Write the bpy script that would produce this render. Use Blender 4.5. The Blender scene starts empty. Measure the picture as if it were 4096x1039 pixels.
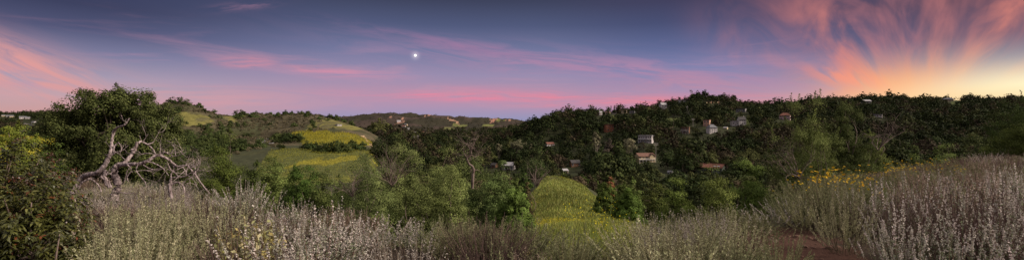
import bpy, math, random
import numpy as np
R = math.radians
sc = bpy.context.scene
COL = sc.collection
rng = np.random.default_rng(7)
random.seed(7)
F = 512.0      # pixels per unit slope of the photograph at 1024 px width
HY = 129.5     # eye level line

def lin(c):
    if isinstance(c, str):
        c = c.lstrip('#'); c = [int(c[i:i+2], 16)/255 for i in (0, 2, 4)]
    return tuple((v/12.92 if v <= 0.04045 else ((v+0.055)/1.055)**2.4) for v in c[:3])

# ------------------------------------------------------------------ noise
_L = rng.random((256, 256))
def vnoise(x, y):
    xi = np.floor(x).astype(int); yi = np.floor(y).astype(int)
    fx = x-xi; fy = y-yi
    fx = fx*fx*(3-2*fx); fy = fy*fy*(3-2*fy)
    g = lambda a, b: _L[a & 255, b & 255]
    return (g(xi, yi)*(1-fx)+g(xi+1, yi)*fx)*(1-fy)+(g(xi, yi+1)*(1-fx)+g(xi+1, yi+1)*fx)*fy
def fbm(x, y, o=4):
    s = 0; a = 0.5
    for i in range(o):
        s = s+a*(vnoise(x+17.3*i, y+9.1*i)-0.5); x = x*2.03; y = y*2.03; a *= 0.5
    return s*2      # about -1..1

# ------------------------------------------------------------------ terrain heights
ST = {
 20: [(-300,-4),(100,-4),(200,-5),(420,-5),(520,-4.3),(560,-3.9),(640,-4.0),(700,-5),(820,-5.5),(1024,-6)],
 45: [(-300,-6),(100,-4.6),(200,-7),(300,-9),(420,-9),(500,-8.8),(535,-7.9),(560,-7.6),(612,-7.7),(642,-8.1),(672,-10.4),(760,-11),(850,-9),(1000,-8),(1300,-6)],
 100: [(-300,-12),(0,-14),(160,-15),(260,-15),(330,-13),(400,-18),(500,-17),(530,-12.5),(553,-11.3),(580,-12.6),(615,-16),(650,-22),(750,-22),(900,-18),(1024,-14)],
 150: [(0,-9),(100,-14),(200,-15),(300,-12.2),(350,-13),(400,-24),(500,-24),(525,-16),(540,-14),(553,-13),(575,-14.6),(598,-18),(615,-23),(650,-30),(800,-30),(1024,-20)],
 200: [(0,-6),(60,-7),(120,-14),(200,-13),(290,-10),(370,-11),(400,-28),(500,-31),(560,-26),(650,-37),(800,-34),(1024,-25)],
 260: [(0,-2.5),(50,-4),(120,-12),(200,-10),(290,-8),(370,-8),(395,-24),(430,-32),(560,-36),(650,-38),(800,-36),(1024,-25)],
 330: [(0,-12),(150,-8),(200,-7),(264,-6.5),(295,-4),(340,-1),(368,-4),(390,-14),(430,-32),(600,-36),(800,-30),(1024,-20)],
 430: [(0,-20),(100,-8),(140,8),(145,14),(159,24),(179,28),(199,22),(219,13),(239,8),(259,6),(278,8),(298,13),(314,14),(330,11),(346,8),(366,0),(398,-8),(430,-30),(600,-33),(650,-28),(800,-26),(1024,-18)],
 500: [(0,-20),(100,-8),(159,14),(179,16),(199,17),(219,15),(239,14),(259,15),(298,14),(330,8),(366,-8),(398,-15),(430,-30),(600,-28),(650,-18),(800,-18),(900,-12),(1024,-8)],
 600: [(0,-20),(160,-5),(260,5),(366,-20),(430,-30),(520,-28),(560,-20),(650,-4),(700,0),(800,-2),(900,0),(1024,5)],
 750: [(0,-5),(160,-10),(366,-25),(430,-22),(500,-20),(530,5),(557,17),(597,20),(636,23),(660,21),(700,23),(756,23),(800,21),(900,25),(1024,31)],
 950: [(0,17),(60,20),(100,10),(160,-10),(366,-25),(430,-20),(500,-15),(530,4),(557,17),(597,24),(636,28),(660,35),(676,49),(700,58),(724,52),(736,46),(756,37),(795,40),(815,48),(845,45),(875,55),(915,49),(955,54),(994,47),(1024,52)],
 1100: [(0,31),(40,33),(70,37),(100,25),(160,0),(366,-25),(430,-18),(500,-10),(530,-5),(557,15),(600,20),(700,45),(1024,45)],
 1500: [(0,20),(160,0),(366,-10),(430,-12),(500,-8),(600,10),(700,30),(1024,30)],
 2000: [(0,10),(345,6),(400,10),(450,17),(500,21),(530,15),(1024,20)],
 2600: [(0,10),(320,40),(346,58),(370,71),(390,84),(421,71),(449,56),(469,60),(489,48),(513,42),(529,30),(560,15),(1024,20)],
 3500: [(0,15),(1024,15)],
 9000: [(0,0),(1024,0)],
}
CREST = [(-300,26),(0,22),(100,18),(200,14),(300,9.6),(420,8),(500,7.5),(560,7),(620,7),(680,7.8),(745,9),(790,12),(830,18),(900,27),(960,36),(1024,60),(1200,80)]
PXL = np.arange(-420, 1441, 4.0)
SL = np.arange(math.log(8), math.log(9008), 0.012)
YL = np.exp(SL)-8
_keys = sorted(ST)
_tab = np.array([np.interp(PXL, *zip(*ST[k])) for k in _keys])
_G = np.array([[0.0]*len(PXL)]*len(SL))
_sk = np.log(np.array(_keys)+8.0)
for j in range(len(PXL)):
    _G[:, j] = np.interp(SL, _sk, _tab[:, j])
_cr = np.interp(PXL, *zip(*CREST))
YY = YL[:, None]; CC = _cr[None, :]
near = -1.7-0.018*np.minimum(YY, CC)
drop = near-0.30*np.maximum(YY-CC, 0)
_G = np.where(YY < CC, near, np.maximum(drop, _G))
_G = np.where((YY > 110), np.array([[np.interp(s, _sk, _tab[:, j]) for j in range(len(PXL))] for s in SL]), _G)
def blur(A, sig, ax):
    n = int(3*sig)+1; k = np.exp(-0.5*(np.arange(-n, n+1)/sig)**2); k /= k.sum()
    return np.apply_along_axis(lambda r: np.convolve(np.pad(r, n, mode='edge'), k, 'valid'), ax, A)
_G = blur(blur(_G, 2.2, 0), 1.6, 1)

def H(X, Y):
    X = np.asarray(X, float); Y = np.asarray(Y, float)
    r = np.hypot(X, Y)+1e-6
    th = np.arctan2(X, Y)
    LIM = R(60)
    thc = np.clip(th, -LIM, LIM)
    px = 512+F*np.tan(thc)
    Yd = r*np.cos(thc)
    def look(px, Yd):
        fi = (np.log(Yd+8)-SL[0])/0.012; fj = (px-PXL[0])/4
        fi = np.clip(fi, 0, len(SL)-1.001); fj = np.clip(fj, 0, len(PXL)-1.001)
        i = fi.astype(int); j = fj.astype(int); a = fi-i; b = fj-j
        return (_G[i, j]*(1-a)+_G[i+1, j]*a)*(1-b)+(_G[i, j+1]*(1-a)+_G[i+1, j+1]*a)*b
    z = look(px, Yd)
    w = np.clip((np.abs(th)-R(100))/R(80), 0, 1)
    z = z*(1-0.5*w)+0.5*w*look(1024-px, Yd)
    z = z+fbm(X/9, Y/9, 3)*0.08*np.clip(Yd/8, 0, 1)
    z = z+fbm(X/70, Y/70, 4)*np.where(px < 400, 2.5, 5.0)*np.clip((Yd-60)/300, 0, 1)
    rid = np.abs(fbm(X/55+3, Y/110+8, 4))
    z = z-(rid*np.where(px < 400, 10, 9)-1.8)*np.clip((Yd-250)/250, 0, 1)*np.clip((1300-Yd)/300, 0, 1)
    rid2 = np.abs(fbm(X/260+5, Y/330+1, 5))
    z = z-(rid2*62-18)*np.clip((Yd-1500)/700, 0, 1)*np.clip((5000-Yd)/1000, 0, 1)
    if ROADZ is not None:
        k = (X > -200) & (X < -110) & (Y > 230) & (Y < 375)
        if k.any():
            xx = X[k]; yy = Y[k]; dd = np.hypot(xx[:, None]-ROADZ[None, :, 0], yy[:, None]-ROADZ[None, :, 1]); j = dd.argmin(1); w = np.clip((14-dd.min(1))/8, 0, 1); w = w*w*(3-2*w)
            z = np.array(z); z[k] = z[k]*(1-w)+ROADZ[j, 2]*w
    return z
ROADZ = None
def hh(x, y): return float(H(np.array([x]), np.array([y]))[0])
def at(px, py, Y): return ((px-512)/F*Y, Y, (HY-py)/F*Y)
def hit(px, py, y0=100.0, y1=3500.0):
    Ys = np.exp(np.linspace(math.log(y0), math.log(y1), 1500))
    z = H((px-512)/F*Ys, Ys)
    k = np.nonzero(z >= (HY-py)/F*Ys)[0]
    if len(k) == 0:
        k = [int(np.argmax(z/Ys))]
    Y = float(Ys[k[0]])
    return ((px-512)/F*Y, Y, float(z[k[0]]))

def smooth_path(p, n=8):
    p = np.asarray(p, float); out = []
    q = np.vstack([2*p[0]-p[1], p, 2*p[-1]-p[-2]])
    for i in range(1, len(q)-2):
        for t in np.linspace(0, 1, n, endpoint=False):
            a, b, c, d = q[i-1], q[i], q[i+1], q[i+2]
            out.append(.5*((2*b)+(-a+c)*t+(2*a-5*b+4*c-d)*t*t+(-a+3*b-3*c+d)*t**3))
    out.append(p[-1]); return np.array(out)
def bearing(px, Y): return ((px-512)/F*Y, Y)
RDP = smooth_path(np.array([(*bearing(a, b), (HY-c)/F*b) for a, b, c in [(232, 352, 137.2), (248, 350, 137.4), (258, 344, 138.0), (264.5, 330, 138.9), (268, 312, 140.3), (268.5, 292, 142.0), (265, 272, 144.0)]]), 10)
ROADZ = RDP
# ------------------------------------------------------------------ mesh builder (quads)
class MB:
    def __init__(s): s.v = []; s.f = []; s.c = []; s.m = []; s.n = 0
    def add(s, V, Q, col=(1, 1, 1), mi=0):
        V = np.asarray(V, float).reshape(-1, 3); Q = np.asarray(Q, int).reshape(-1, 4)
        s.v.append(V); s.f.append(Q+s.n); s.n += len(V)
        c = np.asarray(col, float)
        if c.ndim == 1: c = np.tile(c, (len(V), 1))
        s.c.append(c); s.m.append(np.full(len(Q), mi, int)); return s
    def merge(s, o, loc=(0, 0, 0), rz=0.0, sx=1.0, sz=1.0, tint=1.0, off=0):
        for V, Q, c, m in o.parts():
            ca, sa = math.cos(rz), math.sin(rz)
            W = np.empty_like(V)
            W[:, 0] = (V[:, 0]*ca-V[:, 1]*sa)*sx+loc[0]
            W[:, 1] = (V[:, 0]*sa+V[:, 1]*ca)*sx+loc[1]
            W[:, 2] = V[:, 2]*sz+loc[2]
            s.v.append(W); s.f.append(Q+s.n); s.n += len(W); s.c.append(c*np.asarray(tint)); s.m.append(m+off)
    def parts(s):
        V = np.concatenate(s.v); Q = np.concatenate(s.f); c = np.concatenate(s.c); m = np.concatenate(s.m)
        s.v = [V]; s.f = [Q]; s.c = [c]; s.m = [m]
        return [(V, Q, c, m)]
    def mesh(s, name, mats, smooth=False):
        V, Q, c, m = s.parts()[0]
        me = bpy.data.meshes.new(name)
        me.vertices.add(len(V)); me.vertices.foreach_set('co', V.astype(np.float32).ravel())
        tri = (Q[:, 2] == Q[:, 3]) | (Q[:, 3] == Q[:, 0]); keep = np.ones(Q.shape, bool); keep[tri, 3] = False
        tot = np.where(tri, 3, 4); li = Q.ravel()[keep.ravel()]
        me.loops.add(len(li)); me.loops.foreach_set('vertex_index', li.astype(np.int32))
        me.polygons.add(len(Q)); me.polygons.foreach_set('loop_start', (np.cumsum(tot)-tot).astype(np.int32))
        me.polygons.foreach_set('material_index', m.astype(np.int32))
        me.polygons.foreach_set('use_smooth', np.full(len(Q), bool(smooth)))
        me.update(calc_edges=True)
        a = me.color_attributes.new('tint', 'FLOAT_COLOR', 'POINT')
        a.data.foreach_set('color', np.hstack([c, np.ones((len(c), 1))]).astype(np.float32).ravel())
        for mt in (mats if isinstance(mats, (list, tuple)) else [mats]): me.materials.append(mt)
        return me
    def obj(s, name, mats, parent=None, smooth=False):
        return link(bpy.data.objects.new(name, s.mesh(name, mats, smooth)), parent)

def link(o, parent=None):
    COL.objects.link(o)
    if parent is not None: o.parent = parent
    return o
def tag(o, label=None, cat=None, group=None, kind=None):
    if label: o['label'] = label
    if cat: o['category'] = cat
    if group: o['group'] = group
    if kind: o['kind'] = kind
    return o
def empty(name, loc, rz=0.0, scale=None):
    o = bpy.data.objects.new(name, None); link(o)
    o.location = loc; o.rotation_euler = (0, 0, rz); o.empty_display_size = 0.2
    if scale: o.scale = scale
    return o
def copy_tree(o, parent=None):
    c = o.copy(); COL.objects.link(c)
    if parent is not None: c.parent = parent
    for ch in list(o.children):
        copy_tree(ch, c)
    return c

def unit(v): return v/(np.linalg.norm(v, axis=-1, keepdims=True)+1e-9)
def rnd_dirs(n): return unit(rng.normal(size=(n, 3)))
def colmix(cols, n, jit=0.15):
    cols = np.array(cols, float); k = rng.integers(0, len(cols), n); t = rng.random((n, 1))
    c = cols[k]*(1-t)+cols[rng.integers(0, len(cols), n)]*t
    return c*np.exp(rng.normal(0, jit, (n, 1)))
def leaves(mb, P, D, L, W, col, mi=0, droop=0.0, N=None):
    """rhombic leaves at P pointing along D (lying in the plane of normal N if given); droop > 0 folds the tip half down"""
    n = len(P); D = unit(D)
    if N is None: S = unit(np.cross(D, rnd_dirs(n)+np.array([0, 0, .8])))
    else:
        N = unit(N); D = unit(D-N*np.sum(D*N, 1, keepdims=True)); S = np.cross(N, D)
    L = np.broadcast_to(L, n)[:, None]; W = np.broadcast_to(W, n)[:, None]
    if droop == 0:
        V = np.stack([P, P+D*L*.5+S*W*.5, P+D*L, P+D*L*.5-S*W*.5], 1)
        mb.add(V, np.arange(n*4).reshape(n, 4), np.repeat(col, 4, 0), mi)
    else:
        S = unit(np.cross(D, np.array([0, 0, 1.0]))+rnd_dirs(n)*.35)
        D2 = unit(D+np.array([0, 0, -droop])); D3 = unit(D2+np.array([0, 0, -droop*.8]))
        A = P+D*L*.35; B = A+D2*L*.35; C_ = B+D3*L*.3
        V = np.stack([P+S*W*.06, P-S*W*.06, A+S*W*.5, A-S*W*.5, B+S*W*.4, B-S*W*.4, C_+S*W*.03, C_-S*W*.03], 1)
        b = np.arange(n)[:, None]*8
        mb.add(V, np.concatenate([b+np.array([[0, 1, 3, 2]]), b+np.array([[2, 3, 5, 4]]), b+np.array([[4, 5, 7, 6]])]), np.repeat(col, 8, 0), mi)
def tube(mb, pts, rad, n=6, col=(1, 1, 1), mi=0, wob=0.0):
    pts = np.asarray(pts, float); k = len(pts); rad = np.broadcast_to(np.asarray(rad, float), k)
    T = np.gradient(pts, axis=0); T = unit(T)
    ref = np.array([0, 0, 1.0]) if abs(T[0, 2]) < .9 else np.array([1.0, 0, 0])
    A = unit(np.cross(T, ref)); B = np.cross(T, A)
    ang = np.linspace(0, 2*math.pi, n, endpoint=False)
    rr = rad[:, None]*(1+wob*rng.normal(size=(k, n)))
    V = pts[:, None]+rr[..., None]*(np.cos(ang)[None, :, None]*A[:, None]+np.sin(ang)[None, :, None]*B[:, None])
    i = np.arange(k-1)[:, None]*n; j = np.arange(n)[None]; j2 = (j+1) % n
    Q = np.stack([i+j, i+j2, i+n+j2, i+n+j], -1)
    mb.add(V, Q, col, mi)
def ribbons(mb, P0, P1, P2, w, col, mi=0):
    """many thin 2-segment stems"""
    n = len(P0); S = unit(np.cross(P2-P0, rnd_dirs(n)))*np.broadcast_to(w, n)[:, None]*.5
    V = np.stack([P0-S, P0+S, P1+S*.8, P1-S*.8, P2+S*.4, P2-S*.4], 1)
    b = np.arange(n)[:, None]*6
    Q = np.concatenate([b+np.array([[0, 1, 2, 3]]), b+np.array([[3, 2, 4, 5]])])
    mb.add(V, Q, np.repeat(col, 6, 0), mi)
def smooth_path(p, n=8):
    p = np.asarray(p, float); out = []
    q = np.vstack([2*p[0]-p[1], p, 2*p[-1]-p[-2]])
    for i in range(1, len(q)-2):
        for t in np.linspace(0, 1, n, endpoint=False):
            a, b, c, d = q[i-1], q[i], q[i+1], q[i+2]
            out.append(.5*((2*b)+(-a+c)*t+(2*a-5*b+4*c-d)*t*t+(-a+3*b-3*c+d)*t**3))
    out.append(p[-1]); return np.array(out)
def box(mb, x0, x1, y0, y1, z0, z1, col=(1, 1, 1), mi=0):
    V = [(x0,y0,z0),(x1,y0,z0),(x1,y1,z0),(x0,y1,z0),(x0,y0,z1),(x1,y0,z1),(x1,y1,z1),(x0,y1,z1)]
    Q = [(0,3,2,1),(4,5,6,7),(0,1,5,4),(1,2,6,5),(2,3,7,6),(3,0,4,7)]
    mb.add(V, Q, col, mi); return mb

# ------------------------------------------------------------------ materials
def new_mat(name):
    m = bpy.data.materials.new(name); m.use_nodes = True
    nt = m.node_tree; b = nt.nodes['Principled BSDF']; return m, nt, b
def leaf_mat(name, rough=.8, transl=.15, vary=.42, spec=.08):
    m, nt, b = new_mat(name); N = nt.nodes; Lk = nt.links
    a = N.new('ShaderNodeAttribute'); a.attribute_name = 'tint'
    oi = N.new('ShaderNodeObjectInfo')
    mr = N.new('ShaderNodeMapRange'); mr.inputs[3].default_value = 1-vary; mr.inputs[4].default_value = 1+vary
    Lk.new(oi.outputs['Random'], mr.inputs[0])
    hs = N.new('ShaderNodeHueSaturation')
    mr2 = N.new('ShaderNodeMapRange'); mr2.inputs[3].default_value = .485; mr2.inputs[4].default_value = .515
    mu = N.new('ShaderNodeMath'); mu.operation = 'FRACT'
    mm = N.new('ShaderNodeMath'); mm.operation = 'MULTIPLY'; mm.inputs[1].default_value = 17.3
    Lk.new(oi.outputs['Random'], mm.inputs[0]); Lk.new(mm.outputs[0], mu.inputs[0]); Lk.new(mu.outputs[0], mr2.inputs[0])
    Lk.new(mr2.outputs[0], hs.inputs['Hue']); Lk.new(mr.outputs[0], hs.inputs['Value']); Lk.new(a.outputs['Color'], hs.inputs['Color'])
    Lk.new(hs.outputs[0], b.inputs['Base Color'])
    b.inputs['Roughness'].default_value = rough; b.inputs['Specular IOR Level'].default_value = spec
    if transl:
        t = N.new('ShaderNodeBsdfTranslucent'); Lk.new(hs.outputs[0], t.inputs[0])
        mx = N.new('ShaderNodeMixShader'); mx.inputs[0].default_value = transl
        Lk.new(b.outputs[0], mx.inputs[1]); Lk.new(t.outputs[0], mx.inputs[2])
        Lk.new(mx.outputs[0], N['Material Output'].inputs[0])
    return m
def noisy(name, c1, c2, scale=3.0, rough=.8, bump=.3, stretch=(1, 1, 1), spec=.2, detail=6):
    m, nt, b = new_mat(name); N = nt.nodes; Lk = nt.links
    tc = N.new('ShaderNodeTexCoord'); mp = N.new('ShaderNodeMapping'); mp.inputs['Scale'].default_value = stretch
    nz = N.new('ShaderNodeTexNoise'); nz.inputs['Scale'].default_value = scale; nz.inputs['Detail'].default_value = detail
    Lk.new(tc.outputs['Object'], mp.inputs[0]); Lk.new(mp.outputs[0], nz.inputs[0])
    cr = N.new('ShaderNodeValToRGB'); cr.color_ramp.elements[0].color = (*c1, 1); cr.color_ramp.elements[1].color = (*c2, 1)
    cr.color_ramp.elements[0].position = .35; cr.color_ramp.elements[1].position = .65
    Lk.new(nz.outputs[0], cr.inputs[0]); Lk.new(cr.outputs[0], b.inputs['Base Color'])
    b.inputs['Roughness'].default_value = rough; b.inputs['Specular IOR Level'].default_value = spec
    if bump:
        bp = N.new('ShaderNodeBump'); bp.inputs['Strength'].default_value = bump; bp.inputs['Distance'].default_value = .03
        Lk.new(nz.outputs[0], bp.inputs['Height']); Lk.new(bp.outputs[0], b.inputs['Normal'])
    return m
def flat(name, c, rough=.7, emit=None, metal=0):
    m, nt, b = new_mat(name); b.inputs['Base Color'].default_value = (*c, 1); b.inputs['Roughness'].default_value = rough
    b.inputs['Metallic'].default_value = metal
    if emit:
        b.inputs['Emission Color'].default_value = (*emit[0], 1); b.inputs['Emission Strength'].default_value = emit[1]
    return m
M_LEAF = leaf_mat('foliage')
M_LEAFD = leaf_mat('dry_foliage', .8, .3, .22, .1)
M_GLOSS = leaf_mat('glossy_foliage', .38, .2, .1, .5)
M_BARK = noisy('bark', (.05, .038, .028), (.13, .10, .08), 6, .9, .5, (1, 1, .3))
M_PALEBARK = noisy('pale_bark', (.16, .13, .10), (.34, .29, .24), 2, .85, .3, (1, 1, .3))
M_DEAD = noisy('weathered_dead_wood', (.10, .07, .065), (.48, .39, .38), 9, .8, 1.0, (3, 3, .8))
M_TWIG = noisy('dead_twig', (.10, .07, .055), (.25, .19, .165), 5, .85, .2)

# ------------------------------------------------------------------ land cover masks
def proj(X, Y): return 512+F*X/Y
def blob(px, py, cx, cy, rx, ry, p=2): return np.exp(-(np.abs((px-cx)/rx)**p+np.abs((py-cy)/ry)**p))
def poly_in(px, py, pts):
    ins = np.zeros(np.shape(px), bool); n = len(pts); j = n-1
    for i in range(n):
        xi, yi = pts[i]; xj, yj = pts[j]
        c = ((yi > py) != (yj > py)) & (px < (xj-xi)*(py-yi)/((yj-yi)+1e-9)+xi)
        ins ^= c; j = i
    return ins
def wob(X, Y, s): return fbm(X/s+31, Y/s+7, 3)
# clearings as polygons on the land, given by (bearing px, distance m)
MEADOW = [(500,12),(508,45),(522,70),(534,105),(546,150),(551,172),(558,172),(580,150),(602,112),(632,60),(660,35),(665,12)]
MUSTARD = [(282,268),(290,330),(305,360),(335,352),(352,345),(372,300),(366,262),(330,250),(300,255)]
LOWFIELD = [(250,150),(262,225),(300,245),(372,248),(368,170),(350,120),(260,110)]
LEFTFIELD = [(-90,125),(-90,300),(52,290),(58,200),(40,130)]
def cover(X, Y):
    """returns dict of soft masks"""
    Ys = np.maximum(Y, 1.0); px = 512+F*X/Ys
    r = np.hypot(X, Y)
    w = wob(X, Y, 14)*8
    pw = px+w*np.clip(60/Ys, .25, 1.2)+fbm(X/2.2+4, Y/3.1, 3)*180/np.maximum(Ys, 14); yw = Ys*(1+.05*wob(X+50, Y, 20))
    d = {}
    d['meadow'] = poly_in(pw, yw, MEADOW)
    d['left'] = poly_in(pw, yw, LEFTFIELD)
    z = H(X, Y); py = HY-F*z/Ys
    wy = fbm(X/18+9, Y/30, 3)*3.2+fbm(X/4+2, Y/7, 3)*2.2
    d['mustard'] = (Ys > 200) & (Ys < 400) & poly_in(pw, py+wy, [(290,133),(300,130.5),(330,131.5),(352,134),(366,138),(374,144),(350,146.5),(325,146),(306,144),(296,141)])
    d['low'] = (Ys > 100) & (Ys < 330) & poly_in(pw, py+wy*.7, [(262,160),(270,151),(284,147.5),(300,150),(340,151),(372,151),(380,156),(372,180),(268,185),(255,172)])
    far = Ys > 300
    g = (blob(px, py, 674, 122, 9, 5, 4)+blob(px, py, 749, 160, 12, 8, 4)+blob(px, py, 908, 122, 9, 3, 4)+blob(px, py, 925, 126, 16, 2.5, 4)+blob(px, py, 615, 118, 5, 3, 4)+blob(px, py, 957, 104, 7, 4, 4)
         + blob(px, py, 30, 127, 9, 2.5, 4)+blob(px, py, 48, 121, 8, 1.5, 4)+blob(px, py, 745, 122, 6, 4, 4)+blob(px, py, 955, 130, 5, 1.2, 4))
    d['clear'] = (g+wob(X, Y, 12)*.3 > .45) & far & (Ys < 1300)
    farg = (blob(px, py, 449, 128.5, 6, 1.2, 4)+blob(px, py, 460, 125, 8, 1.3, 4)+blob(px, py, 488, 125, 6, 1.3, 4)+blob(px, py, 504, 128, 6, .9, 4)+blob(px, py, 501, 119.5, 5, .7, 4))
    d['farg'] = (farg+wob(X, Y, 60)*.4 > .5) & (Ys > 1300)
    fart = blob(px, py, 422, 122, 8, 1.0, 4)*0
    d['px'] = px; d['py'] = py; d['z'] = z; d['Y'] = Ys
    hill = (px > 120) & (px < 377+5*fbm(Y/20, X/20, 2)) & (Ys > 115) & (Ys < 620)
    gl = fbm(X/38+11, Y/60+3, 4)
    hill = hill & ~d['mustard'] & ~d['low']; d['hill'] = hill
    d['hillgrass'] = hill & (gl+0.6*blob(px, py, 190, 118, 22, 13)+.35*blob(px, py, 232, 117, 12, 6)+.3*blob(px, py, 345, 123, 18, 5) > .27)
    d['forest'] = (Ys > 168) & (Ys < 1250) & ~hill & ~d['left'] & ~d['low'] & ~d['mustard'] & ~d['clear'] & (((px > 374)) | ((px < 125) & (Ys > 430)))
    return d
PATH = [(1.0,-3),(2.2,2),(3.2,4.6),(3.9,6.4),(4.3,7.6),(4.75,8.7),(5.0,9.3)]
PATHS = smooth_path(np.array([(x, y, 0) for x, y in PATH]), 10)[:, :2]
def path_dist(X, Y):
    d = np.full(np.shape(X), 1e9)
    for a in PATHS: d = np.minimum(d, np.hypot(X-a[0], Y-a[1]))
    return d

# ------------------------------------------------------------------ ground sheet
def build_ground():
    th = np.unique(np.concatenate([np.linspace(-180, -56, 60), np.linspace(-56, 56, 900), np.linspace(56, 180, 60)]))
    s = np.linspace(0, 1, 620); r = 0.4*np.exp(s*math.log(9000/.4))
    r = np.unique(np.concatenate([r, np.exp(np.linspace(math.log(230), math.log(1100), 220))]))
    T, RR = np.meshgrid(np.radians(th), r)
    X = RR*np.sin(T); Y = RR*np.cos(T); Z = H(X, Y)
    V = np.stack([X, Y, Z], -1).reshape(-1, 3); n = len(th); k = len(r)
    i = np.arange(k-1)[:, None]*n; j = np.arange(n-1)[None]
    Q = np.stack([i+j, i+j+1, i+n+j+1, i+n+j], -1).reshape(-1, 4)
    mb = MB()
    d = cover(X, Y)
    C = np.zeros(X.shape+(3,))
    C[:] = (.075, .055, .038)                       # leaf litter, brown earth
    def put(mask, c, a=1.0):
        C[mask] = C[mask]*(1-a)+np.array(c)*a
    nearm = d['Y'] < 120
    put(nearm & (np.hypot(X, Y) < 400), (.042, .030, .021)); put((d['Y'] > 14) & (d['px'] < 1400), (.052, .055, .026))
    behind = (Y < 0.5); put(behind, (.085, .06, .042))
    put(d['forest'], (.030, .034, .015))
    put(d['hill'], (.088, .074, .042)); put(d['hill'] & (d['Y'] < 262), (.052, .056, .028))
    n2 = fbm(X/14, Y/20, 4)
    put(d['hill'] & (n2 > .15), (.060, .062, .028))
    put(d['hillgrass'], (.165, .152, .045))
    put(d['hillgrass'] & (fbm(X/7+2, Y/16, 4) > .08), (.105, .095, .042))
    put((d['Y'] > 1250), (.060, .044, .034))
    n3 = fbm(X/120, Y/160, 5)
    put((d['Y'] > 1250) & (n3 > 0), (.036, .032, .020))
    rock = (fbm(X/50+77, Y/90, 5)+.55*blob(d['px'], d['py'], 398, 119, 8, 3)+.5*blob(d['px'], d['py'], 426, 116, 5, 2)+.4*blob(d['px'], d['py'], 500, 119, 12, 3) > .62) & (d['Y'] > 1700)
    put(rock, (.36, .20, .14))
    tr = (np.abs(d['px']-(449+(d['py']-118)*1.9+2*np.sin(d['py']))) < 1.0) & (d['py'] > 117) & (d['py'] < 125) & (d['Y'] > 1500); put(tr, (.42, .25, .16))
    tr = (np.abs(d['px']-(492+2.5*np.sin((d['py']-117)*.7))) < 1.1) & (d['py'] > 116.5) & (d['py'] < 123) & (d['Y'] > 1500); put(tr, (.36, .18, .12))
    put(d['farg'], (.15, .16, .05))
    side = (d['px'] < 120) & (d['Y'] > 270) & (d['Y'] < 560); put(side, (.085, .065, .045))
    put(d['left'], (.36, .32, .03))
    put(d['low'], (.095, .105, .034))
    put(d['low'] & (fbm(X/13, Y/22, 4) > .0), (.13, .135, .032))
    put(d['low'] & (fbm(X/9+4, Y/18, 4) > .28), (.24, .215, .03))
    put(d['mustard'], (.25, .225, .03))
    put(d['mustard'] & (fbm(X/8, Y/18, 4) > .12), (.20, .19, .04))
    put(d['clear'], (.075, .09, .028))
    m = d['meadow']; put(m, (.145, .165, .045))
    my = m & (fbm(X/7+5, Y/9, 3)+.9*blob(d['px'], d['Y'], 555, 33, 40, 9)+.5*blob(d['px'], d['Y'], 540, 80, 15, 14) > .45); put(my, (.32, .29, .03))
    # tan dirt track beside the mustard field
    tk = (np.abs(d['px']-np.interp(d['Y'], [262, 300, 345], [374, 367, 355])+1.5*fbm(X/4, Y/6, 3)) < 2.2*(1+.8*fbm(X/5+8, Y/9, 3))) & (d['py'] > 135) & (d['Y'] > 275) & (d['Y'] < 335); put(tk, (.40, .27, .17))
    pd = path_dist(X, Y); put((pd < .62+.5*fbm(X*1.8, Y*1.8, 4)) & (np.hypot(X, Y) < 40), (.070, .036, .026))
    C = C*np.exp(.18*fbm(X/5, Y/5, 3))[..., None]*np.exp(.15*fbm(X/60, Y/60, 4))[..., None]
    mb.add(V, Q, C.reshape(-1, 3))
    m_, nt, b = new_mat('ground_soil_and_grass'); N = nt.nodes; Lk = nt.links
    a = N.new('ShaderNodeAttribute'); a.attribute_name = 'tint'
    tc = N.new('ShaderNodeTexCoord')
    n1 = N.new('ShaderNodeTexNoise'); n1.inputs['Scale'].default_value = .35; n1.inputs['Detail'].default_value = 12; n1.inputs['Roughness'].default_value = .75
    Lk.new(tc.outputs['Object'], n1.inputs[0])
    mr = N.new('ShaderNodeMapRange'); mr.inputs[1].default_value = .3; mr.inputs[2].default_value = .7; mr.inputs[3].default_value = .45; mr.inputs[4].default_value = 1.55
    Lk.new(n1.outputs[0], mr.inputs[0])
    mx = N.new('ShaderNodeVectorMath'); mx.operation = 'SCALE'; Lk.new(a.outputs['Color'], mx.inputs[0]); Lk.new(mr.outputs[0], mx.inputs['Scale'])
    Lk.new(mx.outputs[0], b.inputs['Base Color']); b.inputs['Roughness'].default_value = .95; b.inputs['Specular IOR Level'].default_value = .1
    bp = N.new('ShaderNodeBump'); bp.inputs['Strength'].default_value = .6; bp.inputs['Distance'].default_value = .3
    Lk.new(n1.outputs[0], bp.inputs['Height']); Lk.new(bp.outputs[0], b.inputs['Normal'])
    o = mb.obj('ground', m_, smooth=True); tag(o, kind='structure')
build_ground()

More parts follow.
